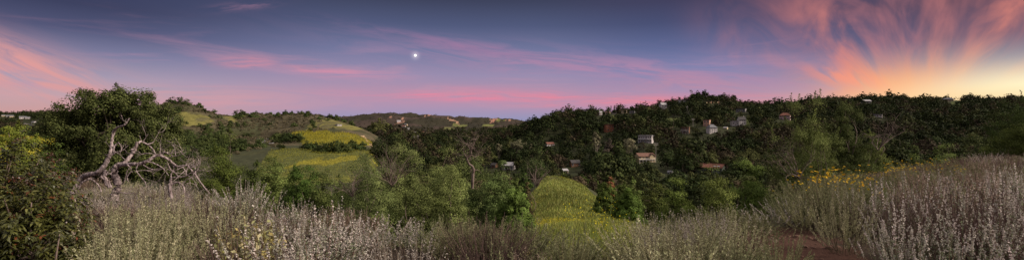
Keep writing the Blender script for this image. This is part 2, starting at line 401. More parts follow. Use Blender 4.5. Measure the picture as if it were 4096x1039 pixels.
# ------------------------------------------------------------------ tree kinds
def crown(W, Hh, base, nc, lpc, ls, cols, shape=1.0, cr=.2, jit=.18, wl=.55, sprig=0.0, up=.3, droop=0.0, flatten=.8, zc=.40, za=.55, shell=.5):
    """leaf clumps through an uneven crown volume; returns the builder and clump centres"""
    mb = MB(); cs = []
    ph = rng.random(3)*6.28
    for i in range(nc*4):
        d = rnd_dirs(1)[0]; d[2] = abs(d[2])*1.15-.15 if rng.random() < .85 else d[2]*.8
        rad = (.35+.65*rng.random()**.45)
        lob = 1+.16*math.sin(3*math.atan2(d[1], d[0])+ph[0])+.12*math.sin(5*math.atan2(d[1], d[0])+ph[1]+2*d[2])+rng.normal(0, .05)
        tz = d[2]
        wx = (1-.35*max(tz, 0)*shape)
        c = np.array([d[0]*W/2*rad*lob*wx, d[1]*W/2*rad*lob*wx, base+(Hh-base)*(zc+za*tz*rad*lob)])
        if c[2] < base*.7: continue
        cs.append(c)
        if len(cs) >= nc: break
    cs = np.array(cs)
    tones = np.exp(rng.normal(0, jit, len(cs)))
    for c, t in zip(cs, tones):
        n = max(6, int(lpc*rng.uniform(.5, 1.5))); rr = cr*W*rng.uniform(.55, 1.25)
        D = rnd_dirs(n); D[:, 2] = np.abs(D[:, 2])*np.where(rng.random(n) < .78, 1, -1); rd = rr*rng.random((n, 1))**.4
        P = c+D*rd*np.array([1, 1, flatten]); P[:, 2] = np.maximum(P[:, 2], .03)
        out = unit((P-np.array([0, 0, base+(Hh-base)*.35]))/np.array([W*.5, W*.5, Hh*.6]))
        leaves(mb, P, rnd_dirs(n)+np.array([0, 0, up]), ls*rng.uniform(.7, 1.3, n), ls*wl, colmix(cols, n)*t, 0, droop, N=D*.75+out*.55+rnd_dirs(n)*shell)
        if sprig and rng.random() < sprig and c[2] > base+(Hh-base)*.4:
            k = int(lpc*.5); tl = rr*rng.uniform(1.0, 2.0); s = rng.random((k, 1))
            ax = unit(np.array([c[0]/W, c[1]/W, 1.2])+rng.normal(0, .2, 3))
            P = c+ax*s*tl+rng.normal(0, 1, (k, 3))*rr*.16*(1.1-s)
            leaves(mb, P, rnd_dirs(k)+ax*.7, ls*rng.uniform(.7, 1.2, k), ls*wl, colmix(cols, k)*t, 0)
    return mb, cs
def limbs(cs, base, r0, nl=16, lean=0.0, fork=.5, n=6):
    mb = MB(); b = np.array([0, 0, 0.0])
    f = np.array([lean, rng.normal(0, .05), base*fork+.1])
    tube(mb, smooth_path([b+[0, 0, -.6], b, (b+f)/2+rng.normal(0, r0*.4, 3)*[1, 1, 0], f], 4), np.linspace(r0*1.35, r0*.8, 13), n, wob=.05)
    idx = rng.permutation(len(cs))[:nl]
    for i in idx:
        c = cs[i]; L = np.linalg.norm(c-f)
        m1 = f+(c-f)*.35+rng.normal(0, L*.07, 3)+[0, 0, L*.06]; m2 = f+(c-f)*.7+rng.normal(0, L*.07, 3)
        tube(mb, smooth_path([f, m1, m2, c], 3), np.linspace(r0*.5, r0*.09, 10), 5)
    return mb
OAKC = [(.034, .050, .015), (.060, .076, .023), (.024, .034, .012)]
OLIVE = [(.090, .098, .032), (.06, .07, .024)]
GREEN = [(.075, .100, .032), (.11, .135, .045), (.058, .080, .027)]
GREY = [(.13, .15, .055), (.17, .19, .075), (.10, .12, .042)]
BRIGHT = [(.105, .14, .028), (.15, .17, .035), (.07, .10, .02)]
EUC = [(.17, .165, .095), (.21, .195, .12), (.14, .14, .075)]
BROWN = [(.085, .063, .038), (.06, .047, .03), (.075, .062, .034)]
PINE = [(.018, .028, .012), (.028, .036, .014)]

# --- far trees: single joined meshes, crown + trunk in one (too small in the photo to show parts)
def far_tree(W, Hh, base, nc, lpc, ls, cols, tr=.2, bark=1, **k):
    c, cs = crown(W, Hh, base, nc, lpc, ls, cols, **k)
    t = limbs(cs, base, tr, nl=30 if ls < 1 else 4, n=4)
    mb = MB(); mb.merge(c); mb.merge(t, off=1)
    return mb
FT = {
 'oak_tree': [far_tree(10.5, 8.4, 1.2, 22, 34, .75, OAKC, cr=.18, jit=.13, shell=.28, wl=.8, zc=.3, za=.66) for _ in range(5)],
 'olive_green_tree': [far_tree(9.5, 9.4, 1.6, 22, 32, .7, OLIVE, cr=.18, jit=.13, shell=.28, wl=.8, zc=.35, za=.6) for _ in range(3)],
 'brown_tree': [far_tree(8.5, 8.5, 2, 18, 26, .65, BROWN, cr=.18, jit=.13, shell=.28, wl=.8) for _ in range(2)],
}
def conifer_mb(W, Hh, cols, n=900, ls=.5):
    mb = MB(); s = rng.random(n)**.8
    tier = np.floor(s*9)/9+rng.random(n)*.07
    r = W/2*(1-tier)*rng.random(n)**.4*(1+.25*np.sin(tier*40)); a = rng.random(n)*6.28
    P = np.stack([r*np.cos(a), r*np.sin(a), Hh*(.1+.9*tier)-r*.15], -1)
    D = np.stack([np.cos(a), np.sin(a), np.full(n, -.1)], -1)+rnd_dirs(n)*.5
    leaves(mb, P, D, ls*rng.uniform(.6, 1.3, n), ls*.35, colmix(cols, n))
    t = MB(); tube(t, [(0, 0, -.5), (0, 0, Hh*.5), (0, 0, Hh*.97)], [.22, .15, .04], 6)
    mb.merge(t, off=1); return mb
FT['cypress_tree'] = [conifer_mb(2.6, 11, PINE, 700, .45), conifer_mb(3.2, 9.5, PINE, 700, .5)]
FT['pine_tree'] = [conifer_mb(6.5, 11, PINE, 1100, .6), conifer_mb(7.5, 10, PINE, 1100, .65)]
for k in FT:
    FT[k] = [(mb, mb.mesh(k, [M_LEAF, M_BARK])) for mb in FT[k]]
def far_inst(kind, i, loc, s=1.0, sz=None, rz=None, label=None, group=None, cat='tree'):
    me = FT[kind][i % len(FT[kind])][1]
    o = link(bpy.data.objects.new(kind, me)); o.location = loc
    o.rotation_euler = (0, 0, rng.random()*6.28 if rz is None else rz); o.scale = (s, s, sz or s)
    return tag(o, label, cat, group)

# ------------------------------------------------------------------ houses
M_GLASS = flat('dark_window_glass', (.03, .035, .045), .15)
M_LIT = flat('lit_window_glass', (.5, .4, .2), .4, ((1, .72, .35), .35))
HOUSES = []   # screen rects kept clear of nearer trees
def stucco(name, c): return noisy(name, tuple(v*.88 for v in c), c, .8, .85, 0)
W_WHITE = stucco('white_stucco', (.54, .50, .48)); W_CREAM = stucco('cream_stucco', (.56, .45, .28)); W_TERRA = stucco('terracotta_stucco', (.40, .16, .09))
W_PEACH = stucco('peach_stucco', (.60, .36, .25)); W_PINK = stucco('pink_stucco', (.62, .44, .42)); W_BROWN = stucco('brown_timber', (.17, .09, .055)); W_GREY = stucco('grey_stucco', (.27, .26, .25)); W_GREEN = stucco('sage_green_siding', (.19, .22, .17))
R_BROWN = noisy('brown_shingles', (.13, .07, .05), (.22, .12, .09), 1.5, .9, .2); R_RED = noisy('red_clay_tiles', (.16, .07, .05), (.24, .10, .075), 1.5, .85, .2)
R_GREY = noisy('grey_shingles', (.12, .12, .13), (.2, .2, .21), 1.5, .9, .2); R_PALE = noisy('pale_roofing', (.30, .29, .30), (.42, .40, .40), 1, .8, .1); R_DARK = noisy('dark_roofing', (.05, .05, .05), (.09, .08, .08), 1, .9, .1)
TRIM = flat('white_trim', (.7, .68, .66), .6)
def house(px0, px1, py0, py1, wall, roof, label, style='gable', storeys=2, nwin=4, lit=0, balcony=False, chimney=False, rot=0.0, name='house', Y=None, door=True, skylight=False, wing=False, cat='house', dep=None, keep=True):
    pc = (px0+px1)/2
    if Y is None: x, y, z = hit(pc, py1)
    else: x, y = (pc-512)/F*Y, Y; z = (HY-py1)/F*Y
    w = (px1-px0)/F*y; h = (py1-py0)/F*y
    w = max(w, 2.5); d = dep or max(5.0, min(w*.7, 11)); 
    rh = {'gable': .34, 'hip': .38, 'flat': .07, 'lowgable': .42}[style]*h
    wh = h-rh
    rot = rot or random.choice([-.42, -.3, .3, .42]); rt = empty(name, (x, y, z), rot+math.atan2(-x, y)*.6)
    tag(rt, label, cat)
    hw = w/2*.94; mb = MB()
    box(mb, -hw, hw, 0, d, -6, wh)
    if style in ('gable', 'lowgable'):      # gable ends closed under the roof
        mb.add([(-hw, 0, wh), (-hw, d, wh), (-hw, d/2, wh+rh*.93), (-hw, d/2, wh+rh*.93)], [(0, 1, 2, 3)]); mb.add([(hw, 0, wh), (hw, d, wh), (hw, d/2, wh+rh*.93), (hw, d/2, wh+rh*.93)], [(0, 3, 2, 1)])
    mb.obj('wall', wall, rt)
    r = MB(); ov = min(.9, w*.07); W2 = w/2; t = .22
    if style in ('gable', 'lowgable'):
        V = []
        for (yy, zz) in ((-ov, wh-.1), (d/2, wh+rh), (d+ov, wh-.1)):
            for xx in (-W2, W2): V += [(xx, yy, zz), (xx, yy, zz+t)]
        r.add(V, [(1, 3, 7, 5), (0, 4, 6, 2), (5, 7, 11, 9), (4, 8, 10, 6), (0, 2, 3, 1), (8, 9, 11, 10), (0, 1, 5, 4), (2, 6, 7, 3), (4, 5, 9, 8), (6, 10, 11, 7)])
    elif style == 'hip':
        i = min(W2*.6, d*.5)
        V = [(-W2, -ov, wh), (W2, -ov, wh), (W2, d+ov, wh), (-W2, d+ov, wh), (-W2+i, d/2, wh+rh), (W2-i, d/2, wh+rh)]
        V += [(a, b, c-t) for a, b, c in V[:4]]
        r.add(V, [(0, 1, 5, 4), (1, 2, 5, 5), (2, 3, 4, 5), (3, 0, 4, 4), (6, 9, 8, 7), (0, 6, 7, 1), (1, 7, 8, 2), (2, 8, 9, 3), (3, 9, 6, 0)])
    else:
        box(r, -W2, W2, -ov, d+ov, wh+.02, wh+rh+.15)
    ro = r.obj('roof', roof, rt)
    if chimney:
        c = MB(); box(c, hw*.55, hw*.55+.9, d*.5, d*.5+.9, wh, wh+rh+1.3); c.obj('chimney', wall, ro)
    if skylight:
        c = MB(); a = hw*.35; 
        for q in range(2):
            yy = d*.12; zz = wh+rh*.35
            V = [(a+q*2.4, -ov+.9, wh+rh*(.9+ov)/(d/2+ov)+t+.06), (a+q*2.4+1.6, -ov+.9, wh+rh*(.9+ov)/(d/2+ov)+t+.06), (a+q*2.4+1.6, 1.9, wh+rh*(1.9+ov)/(d/2+ov)+t+.08), (a+q*2.4, 1.9, wh+rh*(1.9+ov)/(d/2+ov)+t+.08)]
            c.add(V, [(0, 1, 2, 3)])
        c.obj('skylight', R_PALE, ro)
    fh = wh/storeys
    for s in range(storeys):
        for k in range(nwin):
            cx = -hw+(k+.5+random.uniform(-.12, .12))*2*hw/nwin; ww = min(hw/nwin*random.choice([.28, .4, .55]), 1.2); zh = min(fh*.24, .8); cz = s*fh+fh*.52
            if wing and cx > hw*.2 and s < storeys-1: continue
            if door and s == 0 and k == nwin//2:
                b = MB(); box(b, cx-.5, cx+.5, -.06, .02, .1, min(fh*.85, 2.2)); b.obj('door', R_BROWN, rt); continue
            fr = MB(); box(fr, cx-ww-.1, cx+ww+.1, -.05, .02, cz-zh-.1, cz+zh+.1); f = fr.obj('window', TRIM, rt)
            p = MB(); box(p, cx-ww, cx+ww, -.09, -.03, cz-zh, cz+zh); p.obj('pane', M_LIT if (k+s*nwin) < lit else M_GLASS, f)
    if wing:
        x0, x1 = hw*.28, hw*.98; g = MB(); box(g, x0, x1, -1.2, -.02, -6, wh-.02); xm = (x0+x1)/2; gh = rh*.95
        g.add([(x0, -1.2, wh), (x1, -1.2, wh), (xm, -1.2, wh+gh)], [(0, 1, 2, 2)]); g.obj('gable_wing', wall, rt)
        g = MB(); g.add([(x0-.4, -1.6, wh-.15), (xm, -1.6, wh+gh+.1), (xm, d*.45, wh+gh+.1), (x0-.4, d*.45, wh-.15), (x1+.4, -1.6, wh-.15), (x1+.4, d*.45, wh-.15)], [(0, 1, 2, 3), (1, 4, 5, 2)]); g.add([(x0-.4, -1.6, wh-.4), (xm, -1.6, wh+gh-.15), (xm, -1.6, wh+gh+.1), (x0-.4, -1.6, wh-.15), (x1+.4, -1.6, wh-.4), (x1+.4, -1.6, wh-.15)], [(0, 1, 2, 3), (1, 4, 5, 2)]); g.obj('gable_roof', roof, rt)
    if balcony:
        b = MB(); zb = (storeys-1)*fh if storeys > 1 else .1
        box(b, -hw, hw, -1.9, -.12, zb-.18, zb)
        for q in range(6):
            xx = -hw+.1+q*(2*hw-.2)/5; box(b, xx-.09, xx+.09, -1.85, -1.67, -5.5 if zb > 1 else zb-5, zb-.19)
        b.obj('balcony', TRIM, rt)
        rl = MB(); box(rl, -hw, hw, -1.86, -1.78, zb+.95, zb+1.05)
        for q in range(int(2*hw/.45)): xx = -hw+.1+q*.45; box(rl, xx-.04, xx+.04, -1.85, -1.79, zb+.005, zb+.945)
        rl.obj('railing', TRIM, rt)
    if keep: HOUSES.append((px0-1.0, px1+1.0, py0-.5, py1+.2, y, label))
    return rt
house(638, 656, 153, 162, W_CREAM, R_BROWN, 'yellow two storey house with brown gabled roof and long white balcony', 'gable', 2, 5, 0, True, False, wing=True)
house(696, 722, 163.5, 172, W_GREEN, R_RED, 'long low sage green house under a wide red brown roof with skylights', 'lowgable', 1, 6, skylight=True)
house(638, 652, 135, 142, W_WHITE, R_PALE, 'long white flat roofed house with white balcony above the yellow house', 'flat', 2, 6, 0, True)
house(606, 614.5, 124, 131.5, W_TERRA, R_BROWN, 'orange terracotta house with brown roof among dark trees', 'flat', 2, 3)
house(703, 709.5, 119.3, 126, W_PEACH, R_BROWN, 'peach coloured house stepping up behind the white three storey one', 'flat', 2, 2)
house(709, 718, 124, 132.5, W_WHITE, R_GREY, 'white three storey house with grey roof and rows of dark windows', 'hip', 3, 4, door=False)
house(681, 689, 127, 133.5, W_BROWN, R_BROWN, 'brown timber house with wooden decks on the hillside', 'flat', 2, 3, balcony=True)
house(739, 746.5, 117, 125.5, W_WHITE, R_DARK, 'tall white house with dark roof and chimney beside a low white wing', 'gable', 3, 3, chimney=True)
house(732, 738.5, 120.8, 125.8, W_WHITE, R_PALE, 'low white house wing with terrace left of the tall white one', 'flat', 1, 3, balcony=True)
house(736, 745, 108.3, 112, W_GREY, R_DARK, 'flat grey house with pale windows high on the wooded slope', 'flat', 1, 4)
house(661, 667.5, 102.5, 109, W_WHITE, R_PALE, 'white gabled house standing on the ridge by the palm tree', 'gable', 2, 2)
house(706, 711, 101, 103.6, W_BROWN, R_DARK, 'dark house with lit yellow windows below the ridge pines', 'flat', 1, 3, lit=3)
house(713, 718.5, 100.8, 103.4, W_BROWN, R_DARK, 'second dark house with glowing windows right of the first lit one', 'flat', 1, 3, lit=3)
house(621, 626.5, 108.5, 111.5, W_CREAM, R_DARK, 'cream boxy house on the ridge beside the ridge pines', 'flat', 1, 3)
house(629, 634.5, 110.5, 113, W_GREY, R_PALE, 'small grey ridge house with pale flat roof', 'flat', 1, 3)
house(605, 610, 110.5, 113, W_CREAM, R_BROWN, 'cream house with low roof at the left end of the ridge pines', 'gable', 1, 2)
house(599.5, 602.5, 110.8, 114.5, W_WHITE, R_PALE, 'narrow white ridge house furthest down the wooded crest', 'gable', 1, 1)
house(723, 727, 126.6, 128.6, W_CREAM, R_PALE, 'pale roofed bungalow right of the white three storey house', 'lowgable', 1, 2)
house(680, 688, 97.6, 99.4, W_WHITE, R_DARK, 'wide flat modern house with dark roof at the top of the hill', 'flat', 1, 4)
house(779.5, 789.6, 112.3, 119.5, W_PINK, R_RED, 'pink two storey house with red tiled hip roof', 'hip', 2, 3)
house(864, 871.5, 99.3, 102.8, W_GREY, R_PALE, 'grey sloping roofed house below the right hand skyline', 'lowgable', 1, 3)
house(874, 881.5, 114, 117, W_WHITE, R_PALE, 'small white house with terrace on the dark right hand slope', 'flat', 1, 3, balcony=True)
house(943, 952.5, 95.6, 99.6, W_CREAM, R_GREY, 'large cream mansion alone on the right hand ridge crest', 'hip', 2, 5, chimney=True)
house(876, 882, 92.2, 94.6, W_BROWN, R_DARK, 'dark house silhouetted on the ridge by the utility poles', 'flat', 1, 3)
house(501, 513.5, 162, 169.5, W_WHITE, R_PALE, 'valley house with broad pale gabled roof under the tall eucalyptus', 'lowgable', 1, 4)
house(490, 496, 162.5, 167.5, W_BROWN, R_DARK, 'small dark roofed cottage left of the pale roofed valley house', 'lowgable', 1, 3)
house(546.5, 555, 142, 145.5, W_WHITE, R_RED, 'white house with long red roof at the foot of the wooded ridge', 'lowgable', 1, 4)
house(571, 581, 160, 166.5, W_BROWN, R_DARK, 'dark brown cottage half hidden in trees beyond the meadow', 'lowgable', 1, 3)
house(563, 569, 168.5, 172.5, W_GREY, R_PALE, 'grey outbuilding with pale roof just past the top of the meadow', 'lowgable', 1, 2, name='shed', cat='shed')
house(667, 672, 170.5, 173.5, W_WHITE, R_GREY, 'small pale cottage among dark trees below the yellow house', 'lowgable', 1, 2)
# far valley and left ridge houses
far = [(419,424,131,133.2,'white hilltop house on a tan terrace in the far valley'),(437,442,134,136.3,'long cream house in the middle of the far valley'),(465.5,468.8,136.3,139,'tall narrow white house left of the bare dead tree'),(474,477.5,131.8,134,'small cream house above the dead tree in the far valley'),(402,405,125,127,'pale house at the foot of the far rocky mountain'),(407,409.5,127.5,129.5,'tiny white house just below the mountain foot'),(413,416,131.5,133.3,'little cream house left of the white hilltop house'),(455,457.5,136.2,138,'small grey roofed house in the far valley trees'),(471,474,142.5,144.5,'white cottage low in the valley trees by the dead tree'),(428,431,136,138,'small tan house in the far valley between two larger ones'),(449,452.5,138.5,140.5,'pink house among valley trees near the centre'),(510,513,133.3,135,'white house at the mouth of the valley under the ridge'),(516,518.5,132.5,134.3,'tiny pale house right next to the wooded ridge foot'),(497,499.5,128.5,130,'pale house on the green far slope'),(397,401,119.8,122,'cream house perched on the rocky mountain flank'),(404,407,123.5,125.3,'pale terrace house midway up the rocky mountain')]
for a, b_, c, d_, lb in far:
    house(a, b_, c, d_, random.choice([W_WHITE, W_CREAM, W_WHITE]), random.choice([R_PALE, R_GREY, R_RED]), lb, 'lowgable', 1, 2, door=False, keep=False)
lf = [(20,25.5,116,118.5,W_WHITE,'white villa on the distant left ridge'),(25.8,29.5,116.6,118.7,W_WHITE,'second white villa right of the larger one on the left ridge'),(48,55.5,118,120,W_CREAM,'long cream ranch house on its grassy knoll left of the oak'),(2,5,114.5,116.3,W_CREAM,'cream house at the far left end of the ridge'),(6.5,9,114.6,116.4,W_GREY,'grey house between cream ones on the left ridge'),(10,13.5,114.8,116.8,W_CREAM,'cream flat house third along the left ridge'),(31,34,121,122.5,W_WHITE,'tiny white house under the left ridge villas')]
for a, b_, c, d_, wm, lb in lf:
    house(a, b_, c, d_, wm, R_GREY, lb, 'lowgable', 1, 3, door=False)
house(337.0, 342.0, 124.2, 125.8, W_WHITE, R_PALE, 'white bungalow on the saddle behind the mustard hill', 'flat', 1, 3, door=False)

# white wall along the far left road
wl = MB(); prev = None
pts = [hit(21+q*20/14, 123.6+q*.21, 200) for q in range(15)]
for a, b_ in zip(pts, pts[1:]):
    V = [a, b_, (b_[0], b_[1], b_[2]+2.2), (a[0], a[1], a[2]+2.2), (a[0], a[1]+.5, a[2]), (b_[0], b_[1]+.5, b_[2]), (b_[0], b_[1]+.5, b_[2]+2.2), (a[0], a[1]+.5, a[2]+2.2)]
    wl.add(V, [(0, 1, 2, 3), (5, 4, 7, 6), (3, 2, 6, 7)])
tag(wl.obj('boundary_wall', W_WHITE), 'long white wall winding below the left ridge houses', 'wall')

# ------------------------------------------------------------------ roads draped on the ground
M_ASPH = noisy('asphalt', (.14, .13, .14), (.20, .19, .20), 1, .9, 0)
M_LINE = flat('white_road_paint', (.75, .72, .68)); M_YEL = flat('yellow_road_paint', (.6, .33, .08)); M_DIRT = noisy('tan_dirt', (.30, .19, .12), (.44, .29, .19), 1, .95, 0)
def road_strip(P, w, lift, lines=()):
    T = unit(np.gradient(P, axis=0)); Nn = unit(np.stack([T[:, 1], -T[:, 0], T[:, 2]*0], -1)); mb = MB()
    for o0, o1, dl, mi in ((-w/2, w/2, 0, 0),)+tuple(lines):
        A = P+Nn*o0+[0, 0, lift+dl]; B = P+Nn*o1+[0, 0, lift+dl]; n = len(P); i = np.arange(n-1)
        mb.add(np.concatenate([A, B]), np.stack([i, i+1, n+i+1, n+i], -1), (1, 1, 1), mi)
    return mb
road_strip(RDP[:22], 6, .25).obj('dirt_road', M_DIRT)['kind'] = 'structure'
road_strip(RDP[24:], 7, .35, ((-3.3, -3.1, .05, 1), (3.1, 3.3, .05, 1), (-.15, .15, .05, 2))).obj('road', [M_ASPH, M_LINE, M_YEL])['kind'] = 'structure'
# guard kerb in red/white by low field
# ------------------------------------------------------------------ utility poles
M_WOOD = noisy('pole_timber', (.12, .10, .09), (.2, .17, .15), 2, .9, 0)
M_POLEL = noisy('weathered_pole', (.25, .22, .20), (.36, .32, .3), 2, .9, 0)
POLETOP = []
def pole(px, pyt, pyb, label, lit=False, rz=0.2, mat=None):
    x, y, z = hit(px, pyb)
    h = (pyb-pyt)/F*y; rt = empty('utility_pole', (x, y, z), rz); tag(rt, label, 'utility pole', 'wooden utility poles on the hills')
    m = MB(); r = max(.16, y*.00032); tube(m, [(0, 0, -1), (0, 0, h*.5), (0, 0, h)], [r*1.2, r, r*.8], 6); m.obj('post', mat or M_WOOD, rt)
    for k, f in enumerate((.93, .84)):
        b = MB(); w = h*.11+.5; box(b, -w, w, -.12-r, .12-r, h*f-.12, h*f+.12); c = b.obj('crossarm', mat or M_WOOD, rt)
        s = MB()
        for q in (-.85, -.4, .4, .85): tube(s, [(w*q, -r, h*f+.12), (w*q, -r, h*f+.5)], [.09, .07], 5)
        s.obj('insulators', TRIM, c)
    POLETOP.append((x, y, z+h*.93)); HOUSES.append((px-1.2, px+1.2, pyt, pyb-1, y, None))
pole(693, 118, 128, 'weathered utility pole with crossarms beside the brown timber house', mat=M_POLEL)
pole(687, 106, 113, 'utility pole on the slope above the green hillside clearing')
pole(655.8, 142, 158.5, 'tall pale utility pole behind the yellow house', mat=M_POLEL)
pole(759, 98, 103.5, 'utility pole on the skyline right of the round bare tree')
pole(863, 91.5, 97, 'leftmost of three skyline poles above the right hand slope')
pole(886, 91.2, 96, 'middle one of three skyline poles above the right hand slope')
pole(893, 91.4, 96, 'rightmost of three skyline poles above the right hand slope')
pole(418, 134.5, 142, 'taller of the utility poles on the bare knoll in the valley', mat=M_POLEL)
pole(414.5, 135.5, 142, 'shorter utility pole left of the tall one on the valley knoll', mat=M_POLEL)
def wire(a, b_, label, sag=4):
    a = np.array(a); b_ = np.array(b_); t = np.linspace(0, 1, 14)[:, None]
    p = a*(1-t)+b_*t; p[:, 2] -= 4*sag*(t*(1-t))[:, 0]
    m = MB(); tube(m, p, .09, 4); tag(m.obj('power_line', R_DARK), label, 'cable')
wire(POLETOP[0], POLETOP[1], 'power line sagging between the two poles on the wooded hill')
wire(POLETOP[3], POLETOP[4], 'power line running just above the right hand skyline', 6)

# ------------------------------------------------------------------ far forest
def scatter(spac, Y0, Y1, px0, px1, cond):
    xs = np.arange((px0-512)/F*Y1 if px0 < 512 else (px0-512)/F*Y0, (px1-512)/F*Y1, spac); ys = np.arange(Y0, Y1, spac)
    X, Y = np.meshgrid(xs, ys); X = X+rng.uniform(-.45, .45, X.shape)*spac; Y = Y+rng.uniform(-.45, .45, Y.shape)*spac
    X = X.ravel(); Y = Y.ravel(); k = (proj(X, Y) > px0) & (proj(X, Y) < px1); X = X[k]; Y = Y[k]
    d = cover(X, Y); k = cond(d); return X[k], Y[k], {a: b[k] for a, b in d.items()}
# visibility: running skyline along each bearing
PXS = np.arange(-60, 1090, 2.0); YS = np.exp(np.linspace(math.log(20), math.log(3600), 700))
_S = H((PXS[None]-512)/F*YS[:, None], YS[:, None]+PXS[None]*0)/YS[:, None]
_RM = np.maximum.accumulate(_S, 0)
def visible(X, Y, ztop, marg=.0):
    px = proj(X, Y); j = np.clip(((px-PXS[0])/2).astype(int), 0, len(PXS)-1); i = np.clip(np.searchsorted(YS, Y*.97)-1, 0, len(YS)-1)
    return ztop/Y > _RM[i, j]-marg
def blocks_house(x, y, z, w, h):
    px = proj(x, y); rx = w/2/y*F; t = HY-(z+h)/y*F; b = HY-z/y*F
    for (a, b2, c, d, hy, _) in HOUSES:
        if y < hy-1 and px+rx > a and px-rx < b2 and t < d-.22*(d-c) and b > c: return True
        if abs(y-hy) < 9 and a-.5 < px < b2+.5: return True
    return False
def where_text(px, py):
    best = None
    for (a, b_, c, d, hy, lb) in HOUSES:
        if not lb: continue
        cx = (a+b_)/2; cy = (c+d)/2; dd = math.hypot(px-cx, (py-cy)*1.5)
        if best is None or dd < best[0]: best = (dd, cx, cy, lb)
    dd, cx, cy, lb = best
    w = lb.split(); short = ' '.join(w[:5])
    for stop in ('with', 'standing', 'on', 'among', 'under', 'beside', 'at', 'half', 'high', 'stepping', 'right', 'left', 'below', 'in', 'alone'):
        if stop in w[2:7]: short = ' '.join(w[:w[2:7].index(stop)+2]); break
    v = 'above' if py < cy-4 else 'below' if py > cy+4 else 'level with'
    h = ' and left of' if px < cx-5 else ' and right of' if px > cx+5 else ''
    f = 'just ' if dd < 14 else '' if dd < 40 else 'far '
    return f'{f}{v}{h} the {short}'
X, Y, D = scatter(10.8, 170, 1180, -30, 1070, lambda d: d['forest'])
Ht = (1+.45*fbm(X/55+60, Y/80, 3))*np.where(D['px'] > 374, 9.2, 6.5)*rng.uniform(.6, 1.55, len(X))*np.where((rng.random(len(X)) < .04) & (D['px'] > 540), 1.45, 1.0)
vis = visible(X, Y, D['z']+Ht)
X, Y, Z, Ht, PX, PY = X[vis], Y[vis], D['z'][vis], Ht[vis], D['px'][vis], D['py'][vis]
ok = np.array([not blocks_house(a, b, c, h*1.15, h) for a, b, c, h in zip(X, Y, Z, Ht)])
X, Y, Z, Ht, PX, PY = X[ok], Y[ok], Z[ok], Ht[ok], PX[ok], PY[ok]
print('far forest trees', len(X))
score = -(Ht/Y)
order = np.argsort(score)
kinds = np.array(['oak_tree', 'olive_green_tree', 'brown_tree', 'cypress_tree'])
kn = fbm(X/40+90, Y/60, 3)+rng.normal(0, .16, len(X)); kk = np.where(kn > .27, 2, np.where(kn > .06, 1, 0)); kk[rng.random(len(X)) < .045] = 3
cnt = {k: 0 for k in kinds}
stuff = MB()
LOOK = {'oak_tree': ['dark round oak', 'dark green oak'], 'olive_green_tree': ['olive green tree', 'dull olive tree'], 'brown_tree': ['brownish tree', 'reddish brown tree'], 'cypress_tree': ['narrow dark cypress', 'slim dark cypress']}
HREF = {'oak_tree': 8, 'olive_green_tree': 9, 'brown_tree': 8.5, 'cypress_tree': 10}
LODS = {k: [far_tree(10.5, 8, .8, 13, 12, 1.25, c, cr=.2, jit=.14, shell=.3, wl=.9, zc=.3, za=.66) for _ in range(4)] for k, c in (('oak_tree', OAKC), ('olive_green_tree', OLIVE), ('brown_tree', BROWN), ('cypress_tree', PINE))}
LIMIT = {'oak_tree': 200, 'olive_green_tree': 140, 'brown_tree': 70, 'cypress_tree': 40}
for q in order:
    k = kinds[kk[q]]; s = Ht[q]/HREF[k]
    z = Z[q]
    if cnt[k] < LIMIT[k]:
        cnt[k] += 1; top = HY-(z+Ht[q])/Y[q]*F
        far_inst(k, int(rng.integers(9)), (X[q], Y[q], z), s, s, None, f'{"tall" if s > 1.12 else "small" if s < .88 else "medium"} {LOOK[k][q % 2]} {where_text(PX[q], top)}'[:110], {'oak_tree': 'oaks of the wooded hillside', 'olive_green_tree': 'olive green trees of the hillside', 'brown_tree': 'brownish trees of the hillside', 'cypress_tree': 'cypresses of the hillside'}[k])
    else:
        s2 = Ht[q]/8; w = .45 if k == 'cypress_tree' else 1.0
        stuff.merge(LODS[k][int(rng.integers(4))], (X[q], Y[q], z), rng.random()*6.28, s2*w, s2, float(np.exp(rng.normal(0, .22))))
tag(stuff.obj('far_wood', [M_LEAF, M_BARK]), 'dense dark wood covering the valley and the opposite hillside', 'woodland', kind='stuff')
# far mountain scrub and valley trees
X, Y, D = scatter(26, 1180, 2700, 330, 545, lambda d: ~d['farg'])
sc_ = 3.6*rng.uniform(.5, 1.3, len(X))*np.where(D['py'] > 129, 2.4, 1.0)
vis = visible(X, Y, D['z']+sc_) & (rng.random(len(X)) < np.where(D['py'] > 129, .95, .55))
st = MB()
tiny = [crown(8, 4.6, .2, 7, 6, 1.9, [(.035, .038, .018), (.05, .045, .022)], cr=.2)[0] for _ in range(3)]
for x, y, z, s in zip(X[vis], Y[vis], D['z'][vis], sc_[vis]):
    st.merge(tiny[int(rng.integers(3))], (x, y, z), rng.random()*6, s/4.6, s/4.6, float(np.exp(rng.normal(0, .25))))
tag(st.obj('mountain_scrub', M_LEAF), 'dark scrub dotting the far mountain and valley', 'scrub', kind='stuff')

# ------------------------------------------------------------------ left hill chaparral
SHR = [crown(4.2, 2.7, .0, 20, 44, .34, [(.042, .060, .018), (.060, .078, .024)], cr=.2, jit=.2, wl=.9, zc=.12, za=.78)[0] for _ in range(4)]
SHRM = [m.mesh('chaparral_shrub', M_LEAF) for m in SHR]
BR = [crown(2.4, 1.1, .0, 9, 12, .36, [(.095, .080, .045), (.08, .075, .036), (.12, .09, .065)], cr=.22, jit=.2, wl=.9, zc=.12, za=.75)[0] for _ in range(4)]
X, Y, D = scatter(6.2, 120, 560, 118, 400, lambda d: d['hill'] | d['low'] | d['mustard'])
g = fbm(X/45+40, Y/60, 3)
dens = np.where(D['mustard'], .03, np.where(D['low'], .04, np.where(D['hillgrass'], .14, np.clip(.22+g*.9, .05, .9))))
dens = np.where((D['py'] > 138) & D['hill'], .85, dens)
k = (rng.random(len(X)) < dens) & visible(X, Y, D['z']+2.5)
